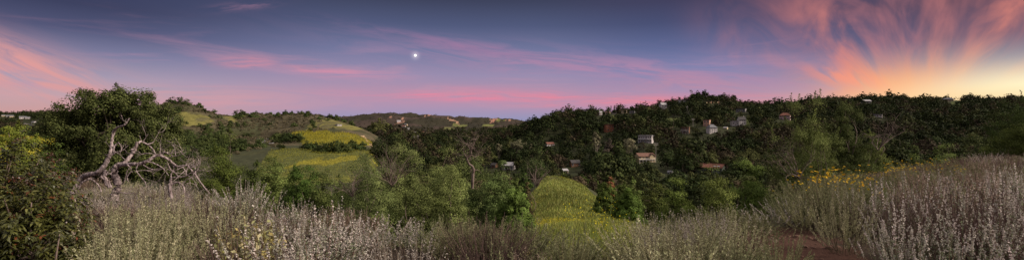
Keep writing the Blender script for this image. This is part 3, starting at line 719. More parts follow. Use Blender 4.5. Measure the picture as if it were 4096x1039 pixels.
X, Y, Z, PX, PY = X[k], Y[k], D['z'][k], D['px'][k], D['py'][k]
# keep road sight line and rows near field edge
k = ~((PX > 226) & (PX < 275) & (PY > 135.5) & (PY < 146) & (Y < 345))
X, Y, Z, PX, PY = X[k], Y[k], Z[k], PX[k], PY[k]
S = rng.uniform(.6, 1.5, len(X))*np.where(PY > 138, 1.35, 1.0)
extra = [(287,140.5,2.4),(291,141,1.9),(296,141.5,2.6),(300,140,1.8),(307,149.5,1.8),(311,150,2.2),(316,149,1.7),(324,152.5,2.1),(329,152,2.6),(334,152.5,2.8),(339,151,2.4),(345,151.5,2.7),(354,150,2.5),(361,149.5,1.8),(352,145,1.6),(363,146,1.4),(318,152,2.0),(281,149,1.5),(180,103.5,1.6),(172,104.8,1.6),(187,104.8,1.4),(199,107,1.3),(236,114.5,1.2),(244,115,1.2),(214,112,1.0),(302,113.6,1.1),(308,113.2,1.1),(336,119.5,1.2),(345,121,1.3)]
ex = [hit(a, b_, 130) for a, b_, s in extra]
X = np.append(X, [e[0] for e in ex]); Y = np.append(Y, [e[1] for e in ex]); Z = np.append(Z, [e[2] for e in ex]); S = np.append(S, [s*e[1]/330 for (_, _, s), e in zip(extra, ex)])
S[-len(ex):] = np.clip(S[-len(ex):], .8, 2.2)
order = np.argsort(-(S/Y)); chap = MB(); print('chaparral', len(X))
def hill_zone(px, py, s):
    a = 'large' if s > 1.3 else 'low' if s < .9 else 'rounded'
    if py > 146: w = 'at the edge of the lower mustard field' if px > 270 else 'at the foot of the left hill'
    elif py > 137: w = 'below the bend of the road' if px > 225 else 'on the lower slope of the peaked hill'
    elif px < 215: w = 'high on the peaked hill' if py < 113 else 'on the gullied flank of the peaked hill'
    elif px < 290: w = 'along the saddle above the road' if py < 120 else 'on the brown slope above the road'
    else: w = 'on the crest above the mustard field' if py < 121 else 'beside the bright mustard field'
    return f'{a} dark green shrub {w}'
for n_, q in enumerate(order):
    px = proj(X[q], Y[q]); py = HY-Z[q]/Y[q]*F
    if n_ < 260:
        o = link(bpy.data.objects.new('chaparral_shrub', SHRM[n_ % 4])); o.location = (X[q], Y[q], Z[q]-.1); o.rotation_euler.z = rng.random()*6; o.scale = (S[q],)*2+(S[q]*rng.uniform(.8, 1.2),)
        tag(o, hill_zone(px, py, S[q]), 'shrub', 'dark shrubs on the left hill')
    else:
        chap.merge(SHR[n_ % 4], (X[q], Y[q], Z[q]), rng.random()*6, S[q], S[q], float(np.exp(rng.normal(0, .2))))
X, Y, D = scatter(3.4, 140, 540, 100, 400, lambda d: d['hill'] & ~d['hillgrass'])
k = visible(X, Y, D['z']+1) & (rng.random(len(X)) < .55)
for x, y, z in zip(X[k], Y[k], D['z'][k]):
    s = rng.uniform(.6, 1.4); chap.merge(BR[int(rng.integers(4))], (x, y, z), rng.random()*6, s, s, float(np.exp(rng.normal(0, .25))))
X, Y, D = scatter(5, 275, 600, -40, 120, lambda d: ~d['left'] & ~d['clear'])
k = visible(X, Y, D['z']+1) & (rng.random(len(X)) < .6)
for x, y, z in zip(X[k], Y[k], D['z'][k]):
    s = rng.uniform(.6, 1.8); chap.merge(SHR[int(rng.integers(4))], (x, y, z), rng.random()*6, s*.8, s*.7, float(np.exp(rng.normal(0, .25))))
tag(chap.obj('hillside_brush', M_LEAF), 'low brown and olive brush matting the left hills', 'brush', kind='stuff')

# ------------------------------------------------------------------ special far trees
def tree_thing(name, loc, W, Hh, base, nc, lpc, ls, cols, label, cat='tree', group=None, tr=.2, bark=None, nl=14, rz=0.0, mat=None, **k):
    rt = empty(name, loc, rz); tag(rt, label, cat, group)
    c, cs = crown(W, Hh, base, nc, lpc, ls, cols, **k)
    c.obj('crown', mat or M_LEAF, rt)
    limbs(cs, max(base, .4), tr, nl).obj('trunk', bark or M_BARK, rt, smooth=True)
    return rt
def spec(name, px0, px1, pyt, pyb, cols, label, base=.3, dens=1.0, Y=None, y0=100, **k):
    pc = (px0+px1)/2
    if Y: x, y = (pc-512)/F*Y, Y; z = hh(x, y)
    else: x, y, z = hit(pc, pyb, y0)
    top = (HY-pyt)/F*y; Hh = max(top-z, 1.5); W = (px1-px0)/F*y
    pix = (px1-px0)*(pyb-pyt)
    ls = k.pop('ls', max(1.3*y/F, .09))
    nc = k.pop('nc', 30); lpc = int(max(12, min(400, dens*pix*2.2/nc)))
    return tree_thing(name, (x, y, z), W*.86, Hh*1.04, base*Hh, nc, lpc, ls, cols, label, **k)
EG = 'tall eucalyptus trees of the valley'
for a in [(620,637,136,166,EUC,'broad eucalyptus with domed grey green crown left of the yellow house'),(600,618,141,168,[(.15,.12,.09),(.19,.155,.12)],'grey brown eucalyptus with pale bare trunk beyond the meadow'),(590,602,133,160,EUC,'slimmer eucalyptus left of the two broad ones'),
          (507,526,138,163,EUC,'wide eucalyptus with forked pale trunk over the pale roofed house'),(494,503,143,163,EUC,'slender leaning eucalyptus right of the bare dead trunk'),(527,534,145,165,EUC,'small eucalyptus right of the forked one')]:
    spec('eucalyptus_tree', *a[:5], a[5], base=.38, group=EG, bark=M_PALEBARK, tr=.34, y0=200, flatten=.75, cr=.17, nc=30, shell=.35, jit=.16, dens=1.5)
spec('conifer_tree', 485, 493, 146, 167, OLIVE+BROWN, 'thin sparse conifer beside the bare dead trunk', base=.15, shape=1.8, dens=.8, y0=200, cr=.14)
spec('poplar_tree', 530, 545, 148, 170, GREEN, 'pale green rounded tree at the head of the meadow', base=.1, y0=170)
spec('round_tree', 518, 552, 160, 182, [(.05,.07,.022),(.075,.1,.03)], 'large rounded green tree left of the meadow top', base=.05, Y=140, nc=40)
spec('round_tree', 507, 530, 173, 190, OAKC+OLIVE, 'dark rounded tree between the bare trunk and the meadow', base=.05, Y=120, nc=34)
spec('round_tree', 731, 737, 94.5, 104, BROWN, 'airy brownish round tree on the skyline above the grey house', base=.35, dens=.7)
spec('round_tree', 617, 621, 105.5, 111, BROWN, 'sparse little round tree among the ridge pines', base=.3, dens=.7)
spec('round_tree', 696, 702, 94, 100, OAKC, 'dark oak crowning the hill left of the ridge pines', base=.1)
def conif(px, pyt, pyb, w, i, label, grp):
    x, y, z = hit(px, pyb); h = (pyb-pyt)/F*y; s = h/(11 if i == 0 else 10); me = FT['pine_tree'][i][1]
    o = link(bpy.data.objects.new('pine_tree', me)); o.location = (x, y, z); o.scale = (w/F*y/6.5, w/F*y/6.5, s*1.05); tag(o, label, 'tree', grp)
for a in [(703,90.5,101,6,1,'broad dark pine at the very top of the wooded hill'),(700,92,101,4,0,'slim pine left of the broad hilltop pine'),(719,93.8,101,4,0,'pine on the skyline above the second lit house'),(724,95,101.5,4,1,'short pine right of the skyline pines'),
          (608,106,113,3,0,'leftmost of the cluster of ridge pines'),(611,105,113,3.4,0,'tallest of the cluster of ridge pines'),(614,105.6,113,3,0,'right pine of the ridge cluster'),(741,98,104,2.5,0,'thin skyline pine right of the airy round tree'),(62,109,117,3.4,0,'dark pine on the left ridge beside the big oak'),(67,111,118,3,1,'shorter pine touching the big oak on the left ridge'),(780,98,104,3,1,'stubby skyline pine left of the power line')]:
    conif(*a, 'pines on the ridges')
def palm(px, pyt, pyb, label):
    x, y, z = hit(px, pyb); h = (pyb-pyt)/F*y; rt = empty('palm_tree', (x, y, z)); tag(rt, label, 'palm tree')
    t = MB(); tube(t, [(0, 0, -1), (0, 0, h*.4), (.2, 0, h*.85)], [.42, .34, .32], 7); t.obj('trunk', M_BARK, rt)
    c = MB(); n = 46; a = rng.random(n)*6.28; e = rng.uniform(-.6, 1.3, n); D_ = np.stack([np.cos(a)*np.cos(e), np.sin(a)*np.cos(e), np.sin(e)], -1)
    leaves(c, np.tile([.2, 0, h*.86], (n, 1)), D_, h*.2, h*.05, colmix(OLIVE, n), 0, .7); c.obj('crown', M_LEAF, rt)
palm(660, 98, 107, 'tall palm beside the white gabled ridge house'); palm(537, 134.8, 141, 'lone palm on the slope above the white red roofed house')

# ------------------------------------------------------------------ mid-ground trees and bushes
OAK_BIG = [(.048, .060, .018), (.068, .080, .025), (.036, .048, .015)]
def big_oak():
    x, y = (110-512)/F*45, 45; z = hh(x, y)
    rt = empty('oak_tree', (x, y, z)); tag(rt, 'huge dark spreading oak behind the bleached dead tree', 'tree')
    top = 41/F*45-z
    c = MB(); cs = []
    lob = [(-3.5,0,.58,2.1),(-2.4,.5,.75,2.0),(-.7,0,.80,2.0),(.5,-.6,.84,1.6),(1.4,.3,.80,1.8),(3.0,0,.77,1.9),(4.0,.2,.63,1.7),(-1.5,-1,.42,2.4),(1.2,-1.2,.45,2.5),(3.2,-.6,.34,1.9),(-3.6,-.4,.28,1.8),(-.2,1.5,.55,2.6),(2.2,1.5,.6,2.2),(0,-1.3,.22,2.0),(4.3,0,.30,1.3),(-4.3,.3,.36,1.2),(3.8,-.5,.18,1.6),(-3.0,-1,.16,1.7),(1.8,-1.6,.18,1.8),(4.7,0,.2,1.2),(-4.8,0,.2,1.2),(-1.2,-1.4,.16,1.6),(4.6,.2,.44,1.2),(-3.2,.2,.62,1.5)]
    for lx, ly, lz, lr in lob:
        lx *= 1.0
        for q in range(44):
            d = rnd_dirs(1)[0]; r = lr*1.08*(.45+.6*rng.random()**.6)
            p = np.array([lx, ly, lz*top])+d*r*[1, 1, .85]
            if p[2] < .6 or p[2] > top*.965: continue
            cs.append(p); t = math.exp(rng.normal(0, .22)); n = 130
            D_ = rnd_dirs(n); rr = rng.uniform(.35, .75)
            leaves(c, p+D_*rr*rng.random((n, 1))**.5, rnd_dirs(n)+[0, 0, .3], rng.uniform(.10, .20, n), .12, colmix(OAK_BIG, n)*t, N=D_*.8+(p-[0, 0, top*.45])/top+rnd_dirs(n)*.5)
    for (sx, sz, hgt) in [(-2.4, .86, .9),(-1.6,.88,.7),(.1, .9, 1.1), (.45, .93, 1.5), (.75,.92,1.1),(1.8, .88, .9),(2.0,.87,1.1),(3.2, .8, .8),(-3.3,.74,.7),(-.8,.9,.7),(3.9,.72,.7),(1.2,.9,.8)]:
        n = 260; s = rng.random((n, 1)); P = np.array([sx, 0, sz*top-.4])+np.array([.08, 0, 1])*s*hgt+rng.normal(0, 1, (n, 3))*(.26*(1.15-s))
        leaves(c, P, rnd_dirs(n)+[0, 0, .7], rng.uniform(.07, .14, n), .08, colmix(OAK_BIG, n))
    c.obj('crown', M_LEAF, rt); limbs(np.array(cs), 2.2, .36, 60, n=8).obj('trunk', M_BARK, rt, smooth=True)
big_oak()
def bush(px0, px1, pyt, Y, cols, label, n_leaf=9000, ls=None, name='green_bush', cat='bush', group=None, base=.04, nc=46, mat=None, twigs=24, **k):
    pc = (px0+px1)/2; x = (pc-512)/F*Y; z = hh(x, Y); top = (HY-pyt)/F*Y; Hh = top-z; W = (px1-px0)/F*Y
    k.setdefault('cr', .13); k.setdefault('sprig', .16); k.setdefault('jit', .2); k.setdefault('zc', .12); k.setdefault('za', .84); k.setdefault('shell', .7); k.setdefault('wl', .62)
    cols = [(c[0]*1.36, c[1]*1.38, c[2]*1.12) for c in cols]
    return tree_thing(name, (x, Y, z-.1), W*1.06, Hh*1.0, base*Hh, int(nc*3.0), int(n_leaf*1.1/nc), (ls or .09*Y/30+.03)*.76, cols, label, cat, group, tr=.09, nl=twigs, mat=mat, bark=M_TWIG, **k)
BG = 'big green bushes on the slope below'
bush(-8, 40, 124, 21, BRIGHT, 'bright yellow green leafy shrub above the laurel bush', 6500, .085, 'leafy_tree', 'tree', cr=.13, nc=36)
bush(34, 66, 146, 34, OAKC+[(.05,.08,.02)], 'dark shrub tucked between the yellow green shrub and oak', 5000, group=BG)
bush(190, 254, 143, 44, [(.085,.115,.03),(.12,.15,.038),(.065,.09,.025)], 'broad bright green bush right of the dead trees', 12000, .13, group=BG)
bush(248, 296, 158, 52, GREEN, 'mid green bush between the bright bush and the field', 7000, group=BG)
bush(276, 330, 164, 46, [(.05,.08,.02),(.07,.10,.025)], 'dark green bush below the lower mustard field', 8000, group=BG)
bush(300, 344, 170, 40, [(.07,.085,.03),(.055,.07,.024)], 'olive green bush under the right end of the lower field', 5000, group=BG)
bush(232, 272, 166, 38, [(.06,.075,.025),(.05,.07,.02)], 'low dull green bush behind the pink brush', 5000, group=BG)
bush(330, 352, 176, 60, GREEN, 'small green bush in the gap before the great thicket', 3000, group=BG)
bush(160, 205, 156, 62, OAKC+OLIVE, 'dark bush behind the tips of the dead tree', 5000, group=BG)
bush(328, 408, 158, 31, [(.095,.115,.045),(.13,.15,.06)], 'left end of the great thicket of green shrubs', 13000, .10, group=BG)
bush(366, 440, 153, 33, [(.10,.125,.05),(.075,.095,.038)], 'tallest green shrub in the great thicket', 15000, .10, group=BG)
bush(408, 482, 158, 27, [(.10,.13,.05),(.125,.155,.062)], 'rounded green shrub left of the twisted dead trunk', 14000, .09, group=BG)
bush(428, 502, 154, 36, [(.08,.10,.04),(.10,.12,.048)], 'darker shrub behind the twisted dead trunk', 8000, group=BG)
bush(466, 528, 168, 24, [(.11,.15,.055),(.14,.175,.07),(.08,.11,.04)], 'light green shrub right of the twisted dead trunk', 15000, .085, group=BG)
bush(494, 535, 184, 21, [(.06,.09,.026),(.085,.12,.032)], 'low dark green shrub bordering the meadow', 9000, .08, group=BG)
bush(520, 534, 184, 30, BROWN, 'brown dry bush at the left edge of the meadow', 3500, group=BG, sprig=.1)
EG2 = 'bushes lining the meadow'
for i, (a_, b2_, c_, Y2, lb) in enumerate([(496, 522, 180, 60, 'rounded bush low on the left border of the meadow'), (506, 525, 176, 85, 'bush halfway up the left border of the meadow'), (518, 533, 173, 118, 'bush near the top of the left border of the meadow'), (532, 545, 170, 150, 'small tree at the top left corner of the meadow'),
    (614, 630, 178, 118, 'bush near the top of the right border of the meadow'), (606, 618, 176, 150, 'small tree at the top right corner of the meadow'), (630, 648, 184, 88, 'bush halfway down the right border of the meadow'), (556, 570, 171.5, 186, 'small dark tree peeping over the top of the meadow'), (574, 590, 172, 188, 'second small tree behind the top of the meadow')]):
    bush(a_, b2_, c_, Y2, [OAKC, GREEN, [(.05, .08, .022), (.07, .10, .028)]][i % 3], lb, 2600, group=EG2, nc=24, twigs=8)
bush(388, 450, 166, 25, [(.085,.105,.04),(.11,.13,.05)], 'low front shrub in the middle of the great thicket', 9000, .08, group=BG)
bush(346, 400, 172, 24, [(.075,.095,.038),(.10,.12,.05)], 'low front shrub at the left of the great thicket', 8000, .08, group=BG)
RG = 'bushes right of the meadow'
bush(592, 618, 181, 62, [(.05,.08,.022),(.07,.10,.028)], 'dark round bush at the right edge of the meadow', 5000, group=RG)
bush(613, 644, 190, 42, [(.075,.12,.03),(.05,.08,.022)], 'green mounded bush low beside the meadow', 8000, group=RG)
bush(603, 616, 178, 75, [(.22,.09,.06),(.16,.08,.05)], 'rust red bush beside the meadow', 2200, name='red_bush', group=RG, sprig=.1)
bush(618, 646, 178, 70, GREEN, 'tall green bush behind the mounded ones', 5000, group=RG)
bush(652, 702, 180, 27, [(.12,.16,.045),(.15,.19,.055)], 'bright green shrub left part of the right hand thicket', 9000, .09, group=RG)
bush(686, 746, 170, 26, [(.125,.165,.05),(.16,.195,.06),(.10,.13,.04)], 'bright green shrub in the middle of the right hand thicket', 11000, .09, group=RG)
bush(722, 782, 163, 29, [(.11,.14,.04),(.14,.17,.05)], 'leafy green shrub left of the tall willowy shrub', 10000, .095, group=RG)
bush(640, 672, 186, 48, OLIVE+OAKC, 'dark bush in the hollow right of the meadow', 5000, group=RG)
bush(768, 845, 114, 27, GREY, 'tall willowy grey green shrub rising above the skyline slope', 21000, .095, 'willowy_shrub', 'shrub', cr=.115, nc=80, sprig=.9, twigs=46, wl=.36)
bush(815, 872, 108, 29, GREY+[(.09,.11,.04)], 'tallest willowy shrub with feathery top reaching the skyline', 17000, .095, 'willowy_shrub', 'shrub', cr=.11, nc=70, sprig=.95, twigs=46, wl=.36)
bush(858, 892, 128, 32, GREY, 'smaller willowy shrub at the right of the tall ones', 8000, .095, 'willowy_shrub', 'shrub', cr=.13, sprig=.9, twigs=30, wl=.36)
bush(900, 932, 150, 60, GREEN, 'round green bush beyond the sunflower slope', 4500, group=RG)
bush(922, 968, 145, 62, GREY+GREEN, 'pale green spreading bush beyond the white sage', 6500, group=RG)
bush(986, 1050, 103, 68, OAKC, 'tall dark oak cut by the right edge of the photo', 15000, .15, 'oak_tree', 'tree', nc=60)
bush(1003, 1060, 120, 50, [(.06,.08,.022),(.05,.065,.02)], 'dark green bush in front of the right edge oak', 9000, .12, nc=40)

# ------------------------------------------------------------------ dead trees
def z2(x, y, D): return at((200+x/1.814)/4, (440+y/1.814)/4, D)
def rad2(r, D): return .82*r/1.814/4/F*D
def twig(mb, p, d, L, r, lev, bend=.5):
    p = np.array(p, float); d = np.array(d, float); pts = [p]; n = 5; rs = [r]
    for i in range(n):
        d = unit(d+rng.normal(0, .28*bend*1.6, 3)); p = p+d*L/n; pts.append(p); rs.append(r*(1-.75*(i+1)/n))
        if lev > 0 and i >= 1 and rng.random() < .75:
            dd = unit(d+rng.normal(0, .75, 3)); twig(mb, p, dd, L*rng.uniform(.4, .75), rs[-1]*.75, lev-1, bend)
    tube(mb, smooth_path(pts, 3), np.interp(np.linspace(0, 1, 3*n+1), np.linspace(0, 1, n+1), rs), 5)
def limb(pts, rad, D, dz=None, n=9, wobble=.07):
    dz = dz or [0]*len(pts); P = [z2(x, y, D+o) for (x, y), o in zip(pts, dz)]
    P = smooth_path(P, 6); rr = np.interp(np.linspace(0, 1, len(P)), np.linspace(0, 1, len(rad)), [rad2(r, D) for r in rad])
    P = P+rng.normal(0, 1, P.shape)*rr[:, None]*.10
    m = MB(); tube(m, P, rr*(1+.08*np.sin(np.arange(len(P))*1.7)), n, wob=wobble); return m, P, rr
def dead_tree(D, trunk, parts_, label, ntw, lev=3, name='dead_tree', tl=(.3, .7)):
    base = z2(*trunk[0][0], D); rt = empty(name, base); tag(rt, label, 'dead tree'); off = np.array(base)
    def put(mb, nm, mat=M_DEAD):
        V, Q, c, m_ = mb.parts()[0]; V -= off; o = mb.obj(nm, mat, rt, smooth=True); return o
    m, P, rr = limb(*trunk, D=D) if len(trunk) == 2 else limb(trunk[0], trunk[1], D, trunk[2])
    put(m, 'trunk'); allp = []
    for b in parts_:
        mb, P2, r2 = limb(b[0], b[1], D, b[2] if len(b) > 2 else None, 7)
        put(mb, 'branch'); allp.append((P2, r2))
    allp.append((P[len(P)//2:], rr[len(P)//2:]))
    tw = MB()
    for _ in range(ntw):
        P2, r2 = allp[int(rng.integers(len(allp)))]; i = int(rng.integers(len(P2)//4, len(P2)))
        d = rng.normal(0, 1, 3)+[.35, 0, .45]
        twig(tw, P2[i], d, rng.uniform(*tl), min(r2[i]*.5, .008)+.003, lev)
    if ntw: put(tw, 'twigs', M_DEAD)
    return rt
dead_tree(13.0, ([(150,625),(165,590),(200,530),(260,472),(330,455),(385,415),(420,350),(445,290),(448,230),(460,160),(490,125),(540,105),(578,55)], [28,28,27,24,20,19,17,15,12,12,10,8,4], [0,0,.1,.1,0,0,0,0,.1,.1,0,-.1,-.1]),
    [([(445,325),(475,305),(505,297),(518,290),(515,262),(498,235),(478,255)],[8,7,6,5,4,3,2]), ([(462,300),(467,262),(484,240),(503,228)],[7,6,4,2]), ([(388,440),(366,470),(392,500),(410,545)],[9,10,9,8],[.2,.3,.3,.3]), ([(270,490),(310,505),(350,540),(372,590)],[8,7,7,6],[.3,.4,.5,.5]), ([(205,560),(235,520),(280,500)],[10,8,6],[-.2,-.2,-.2])],
    'bleached dead tree with one long trunk arching up to a pointed tip', 5, 2, tl=(.15, .35))
dead_tree(12.6, ([(430,560),(415,515),(395,475),(402,437),(410,435)], [14,14,12,9,6]), [([(402,470),(425,440),(440,430)],[8,6,3]), ([(405,470),(430,458),(448,465)],[8,6,3]), ([(445,560),(425,510),(440,545)],[9,7,5])],
    'short forked dead stump between the two big dead trunks', 3, 1, 'dead_stump', tl=(.1, .25))
dead_tree(12.8, ([(462,650),(474,600),(492,560),(488,510),(466,460),(480,412),(515,392),(560,392),(610,388),(660,385),(720,358),(780,325),(850,350),(890,382)], [36,32,30,27,26,25,22,16,15,15,15,13,11,9], [0,0,0,0,0,0,0,-.1,-.2,-.2,-.2,-.1,0,.1]),
    [([(512,398),(550,372),(590,322),(612,285),(634,228)],[20,17,15,15,11],[.1,.1,.2,.2,.2]), ([(612,290),(596,283),(590,290)],[9,9,7]), ([(640,240),(662,226),(705,246),(742,276),(770,318),(800,332)],[8,8,7,6,5,3],[.2,.3,.4,.4,.3,.2]),
     ([(662,226),(655,200),(650,182)],[4,3,2],[.3]*3), ([(672,228),(690,205),(712,170)],[4,3,1.5],[.3]*3), ([(705,246),(745,233),(765,205),(786,165)],[5,4,3,1.5],[.3,.4,.4,.4]),
     ([(890,382),(930,405),(990,398),(1020,425),(1060,470),(1100,530),(1160,600)],[9,8,7,7,6,5,3],[.1]*7), ([(890,382),(900,420),(880,460),(876,500)],[7,6,6,7],[.1]*4), ([(850,350),(890,332),(940,325),(990,300)],[5,4,3,2],[.3]*4),
     ([(560,392),(590,430),(560,480),(570,520)],[6,5,4,3],[-.3]*4), ([(640,390),(625,430),(650,470),(690,520),(700,560)],[5,5,4,4,2],[-.3]*5), ([(700,370),(760,385),(820,420),(860,470)],[6,5,4,3],[-.4]*4), ([(985,398),(1050,410),(1080,375),(1075,350)],[5,4,3,2],[.1]*4), ([(1040,440),(1100,435),(1160,440)],[4,3,1.5],[.1]*3), ([(660,382),(720,420),(790,430),(850,410)],[6,5,4,3],[.3]*4), ([(600,390),(560,440),(545,500),(520,540)],[6,5,4,4],[.2]*4), ([(500,590),(560,600),(610,600)],[6,5,3],[-.2]*3), ([(780,325),(830,300),(870,318),(905,275),(925,268)],[6,5,4,3,1.5],[-.2]*5)],
    'large bleached dead tree with twisting branches reaching far right', 22, 2)
dead_tree(12.2, ([(880,640),(872,560),(876,510),(890,488),(935,482),(985,478)], [15,14,12,9,8,6]), [([(876,540),(915,520),(955,535),(975,575),(975,630)],[9,8,7,6,6]), ([(985,478),(1020,455),(1055,470),(1110,545),(1155,600)],[6,5,5,4,2]), ([(985,478),(985,440),(960,410)],[5,4,3]), ([(935,482),(905,450),(870,420),(850,370)],[6,5,4,3]), ([(1000,470),(1040,500),(1070,560)],[4,3,2])],
    'low tangled dead tree at the right end of the dead branches', 14, 3, tl=(.25, .6))
def z5(x, y, D): return at((1600+x/2.418)/4, (430+y/2.418)/4, D)
def center_dead():
    D = 25.5; base = z5(700, 780, D); rt = empty('dead_tree', base); tag(rt, 'twisted bare dead trunk rising out of the green thicket', 'dead tree'); off = np.array(base)
    P = smooth_path([z5(*q, D) for q in [(700,780),(706,650),(714,605),(700,565),(672,545),(655,515),(652,480),(684,452),(692,400),(712,350),(735,300)]], 6)
    rr = np.interp(np.linspace(0, 1, len(P)), [0, .3, .7, 1], [.075, .06, .04, .012]); m = MB(); tube(m, P-off, rr, 7, wob=.08); m.obj('trunk', M_TWIG, rt, True)
    for b in [[(714,605),(750,600),(785,625)],[(684,452),(720,470),(760,440),(800,400)],[(652,480),(625,450),(610,410)],[(692,400),(660,370),(650,340)],[(700,560),(690,600),(668,620)]]:
        P2 = smooth_path([z5(*q, D+.2) for q in b], 5); m = MB(); tube(m, P2-off, np.linspace(.035, .01, len(P2)), 6); m.obj('branch', M_TWIG, rt, True)
    t = MB()
    for i in range(30):
        q = P[int(rng.integers(len(P)//2, len(P)))]-off; twig(t, q, rng.normal(0, 1, 3)+[0, 0, .4], rng.uniform(.5, 1.2), .012, 3)
    t.obj('twigs', M_TWIG, rt)
center_dead()
def bare(px, pyb, D, Hh, label, n=14, lean=(0, 0, 1.0)):
    x = (px-512)/F*D; z = (HY-pyb)/F*D; rt = empty('dead_shrub', (x, D, z)); tag(rt, label, 'dead shrub', 'bare dead shrubs')
    t = MB()
    for i in range(n): twig(t, (0, 0, 0), unit(rng.normal(0, .45, 3)+lean), Hh*rng.uniform(.5, 1), .018*D/25, 3)
    t.obj('twigs', M_TWIG, rt)
bare(392, 185, 25, 1.9, 'tangle of bare grey twigs inside the great thicket', 18)
bare(352, 196, 24, 1.3, 'dry leafless shrub at the left end of the great thicket', 12)
bare(878, 150, 25, 2.2, 'bare leaning branches right of the willowy shrubs', 9, (.5, 0, .8))
bare(800, 178, 20, 2.0, 'bare twigs in front of the willowy shrubs', 12, (-.4, 0, .6))
bare(537, 186, 26, 1.2, 'small bare twiggy shrub at the edge of the meadow', 9)

# ------------------------------------------------------------------ foreground plants
SAGE = [(.22, .225, .115), (.30, .295, .16), (.16, .175, .08)]
WSAGE = [(.50, .46, .40), (.34, .33, .26), (.64, .58, .52)]
def shoots(n, R0, L0, L1, tilt, curl=.35):
    a = rng.random(n)*6.28; r = R0*np.sqrt(rng.random(n)); P0 = np.stack([r*np.cos(a), r*np.sin(a), np.zeros(n)], -1)
    t = tilt*rng.random(n)**.7; b = a+rng.normal(0, .4, n)
    d0 = np.stack([np.sin(t)*np.cos(b), np.sin(t)*np.sin(b), np.cos(t)], -1)
    L = rng.uniform(L0, L1, n)[:, None]*(1-.25*(t/(tilt+1e-6))[:, None])
    P1 = P0+d0*L*.55; P2 = P1+unit(d0+[0, 0, curl]+rng.normal(0, .06, (n, 3)))*L*.45
    return P0, P1, P2
def along(P0, P1, P2, s):
    s = s[..., None]; P0, P1, P2 = P0[:, None], P1[:, None], P2[:, None]
    return np.where(s < .55, P0+(P1-P0)*s/.55, P1+(P2-P1)*(s-.55)/.45)
def plant(kind):
    rt = empty(kind, (0, 0, -50)); 
    def stems(P, w, cols, nm='stems', mat=None):
        m = MB(); ribbons(m, *P, w, colmix(cols, len(P[0]))); m.obj(nm, mat or M_LEAFD, rt)
    def put_leaves(P, per, s0, s1, L, W, cols, nm='leaves', up=.6, droop=0, mat=None, taper=.5):
        n = len(P[0]); s = rng.uniform(s0, s1, (n, per)); Q = along(*P, s).reshape(-1, 3); ax = np.repeat(unit(P[2]-P[0]), per, 0)
        cc = np.repeat(colmix(cols, n, .12), per, 0)*np.exp(rng.normal(0, .12, (n*per, 1)))
        m = MB(); leaves(m, Q, rnd_dirs(n*per)+ax*up, L*(1-taper*s.ravel())*rng.uniform(.7, 1.3, n*per), W, cc, 0, droop); m.obj(nm, mat or M_LEAFD, rt)
    if kind == 'sagebrush':
        P = shoots(74, .15, .5, .92, 1.05, .5); stems(P, .007, [(.12, .09, .06)]); put_leaves(P, 85, .38, 1, .040, .007, SAGE, up=1.3, taper=.4)
    elif kind == 'pale_sagebrush':
        P = shoots(58, .16, .55, 1.05, .85, .7); stems(P, .007, [(.14, .11, .07)]); put_leaves(P, 100, .34, 1, .040, .008, [(.38, .37, .21), (.30, .30, .16), (.48, .45, .29)], up=1.1)
    elif kind == 'white_sage':
        P = shoots(42, .20, .5, 1.15, .75, .5); stems(P, .008, [(.16, .11, .08)]); put_leaves(P, 26, .2, .75, .048, .012, [(.22, .24, .14), (.32, .32, .23), (.15, .17, .09)], up=.4)
        put_leaves(P, 42, .62, 1.0, .026, .017, WSAGE+[(.70, .61, .57)], 'flower_spikes', up=.2)
    elif kind == 'buckwheat':
        P = shoots(130, .18, .45, .85, .75, .3); stems(P, .007, [(.16, .10, .075), (.20, .13, .10), (.12, .08, .06)]); put_leaves(P, 9, .15, .8, .03, .008, [(.16, .11, .07), (.2, .16, .10)])
        put_leaves(P, 8, .84, 1.0, .024, .018, [(.38, .29, .23), (.25, .19, .145), (.46, .37, .30)], 'flower_heads', up=.1)
    elif kind == 'pink_brush':
        P = shoots(120, .2, .5, .95, .65, .35); stems(P, .006, [(.24, .19, .15)]); put_leaves(P, 24, .4, 1.0, .030, .010, [(.42, .38, .33), (.32, .30, .23), (.52, .46, .41)], up=.7)
    elif kind == 'dark_brush':
        P = shoots(170, .2, .45, .8, .9, .35); stems(P, .007, [(.10, .06, .055), (.14, .09, .08)]); put_leaves(P, 16, .2, 1.0, .03, .009, [(.10, .07, .055), (.12, .10, .065), (.08, .058, .05)])
    elif kind == 'brittlebush':
        P = shoots(110, .2, .45, .75, .8, .4); stems(P, .008, [(.16, .13, .08)]); put_leaves(P, 24, .2, .85, .05, .016, [(.13, .15, .06), (.18, .19, .08)])
        P = shoots(17, .25, .74, 1.06, .55, .3); stems(P, .006, [(.2, .18, .09)], 'flower_stalks')
        for c in P[2]:
            m = MB(); nn = unit(rng.normal(0, .5, 3)+[-.1, -.9, .5]); a = unit(np.cross(nn, [0, 0, 1.0])); b = np.cross(nn, a)
            ang = np.linspace(0, 6.28, 11)[:-1]; D_ = np.cos(ang)[:, None]*a+np.sin(ang)[:, None]*b
            V = np.stack([np.tile(c, (10, 1)), c+D_*.012+np.cross(nn, D_)*.007, c+D_*.026, c+D_*.013-np.cross(nn, D_)*.007], 1)
            m.add(V, np.arange(40).reshape(10, 4), (.76, .50, .03)); q = c+nn*.004
            V = np.array([q+D_[0]*.011, q+D_[2]*.011, q+D_[5]*.011, q+D_[7]*.011]); m.add(V, [(0, 1, 2, 3)], (.10, .045, .02)); m.obj('flower', M_LEAFD, rt)
    elif kind == 'yellow_leaf_shrub':
        P = shoots(16, .12, .55, .95, .5, .3); stems(P, .012, [(.3, .22, .12)]); put_leaves(P, 20, .25, 1, .10, .036, [(.42, .36, .13), (.50, .38, .16), (.34, .34, .14), (.5, .45, .3)], up=.5)
    elif kind == 'grass_tuft':
        P = shoots(130, .16, .3, .62, .55, -.25); stems(P, .010, [(.16, .19, .06), (.24, .24, .09), (.3, .26, .14)], 'blades')
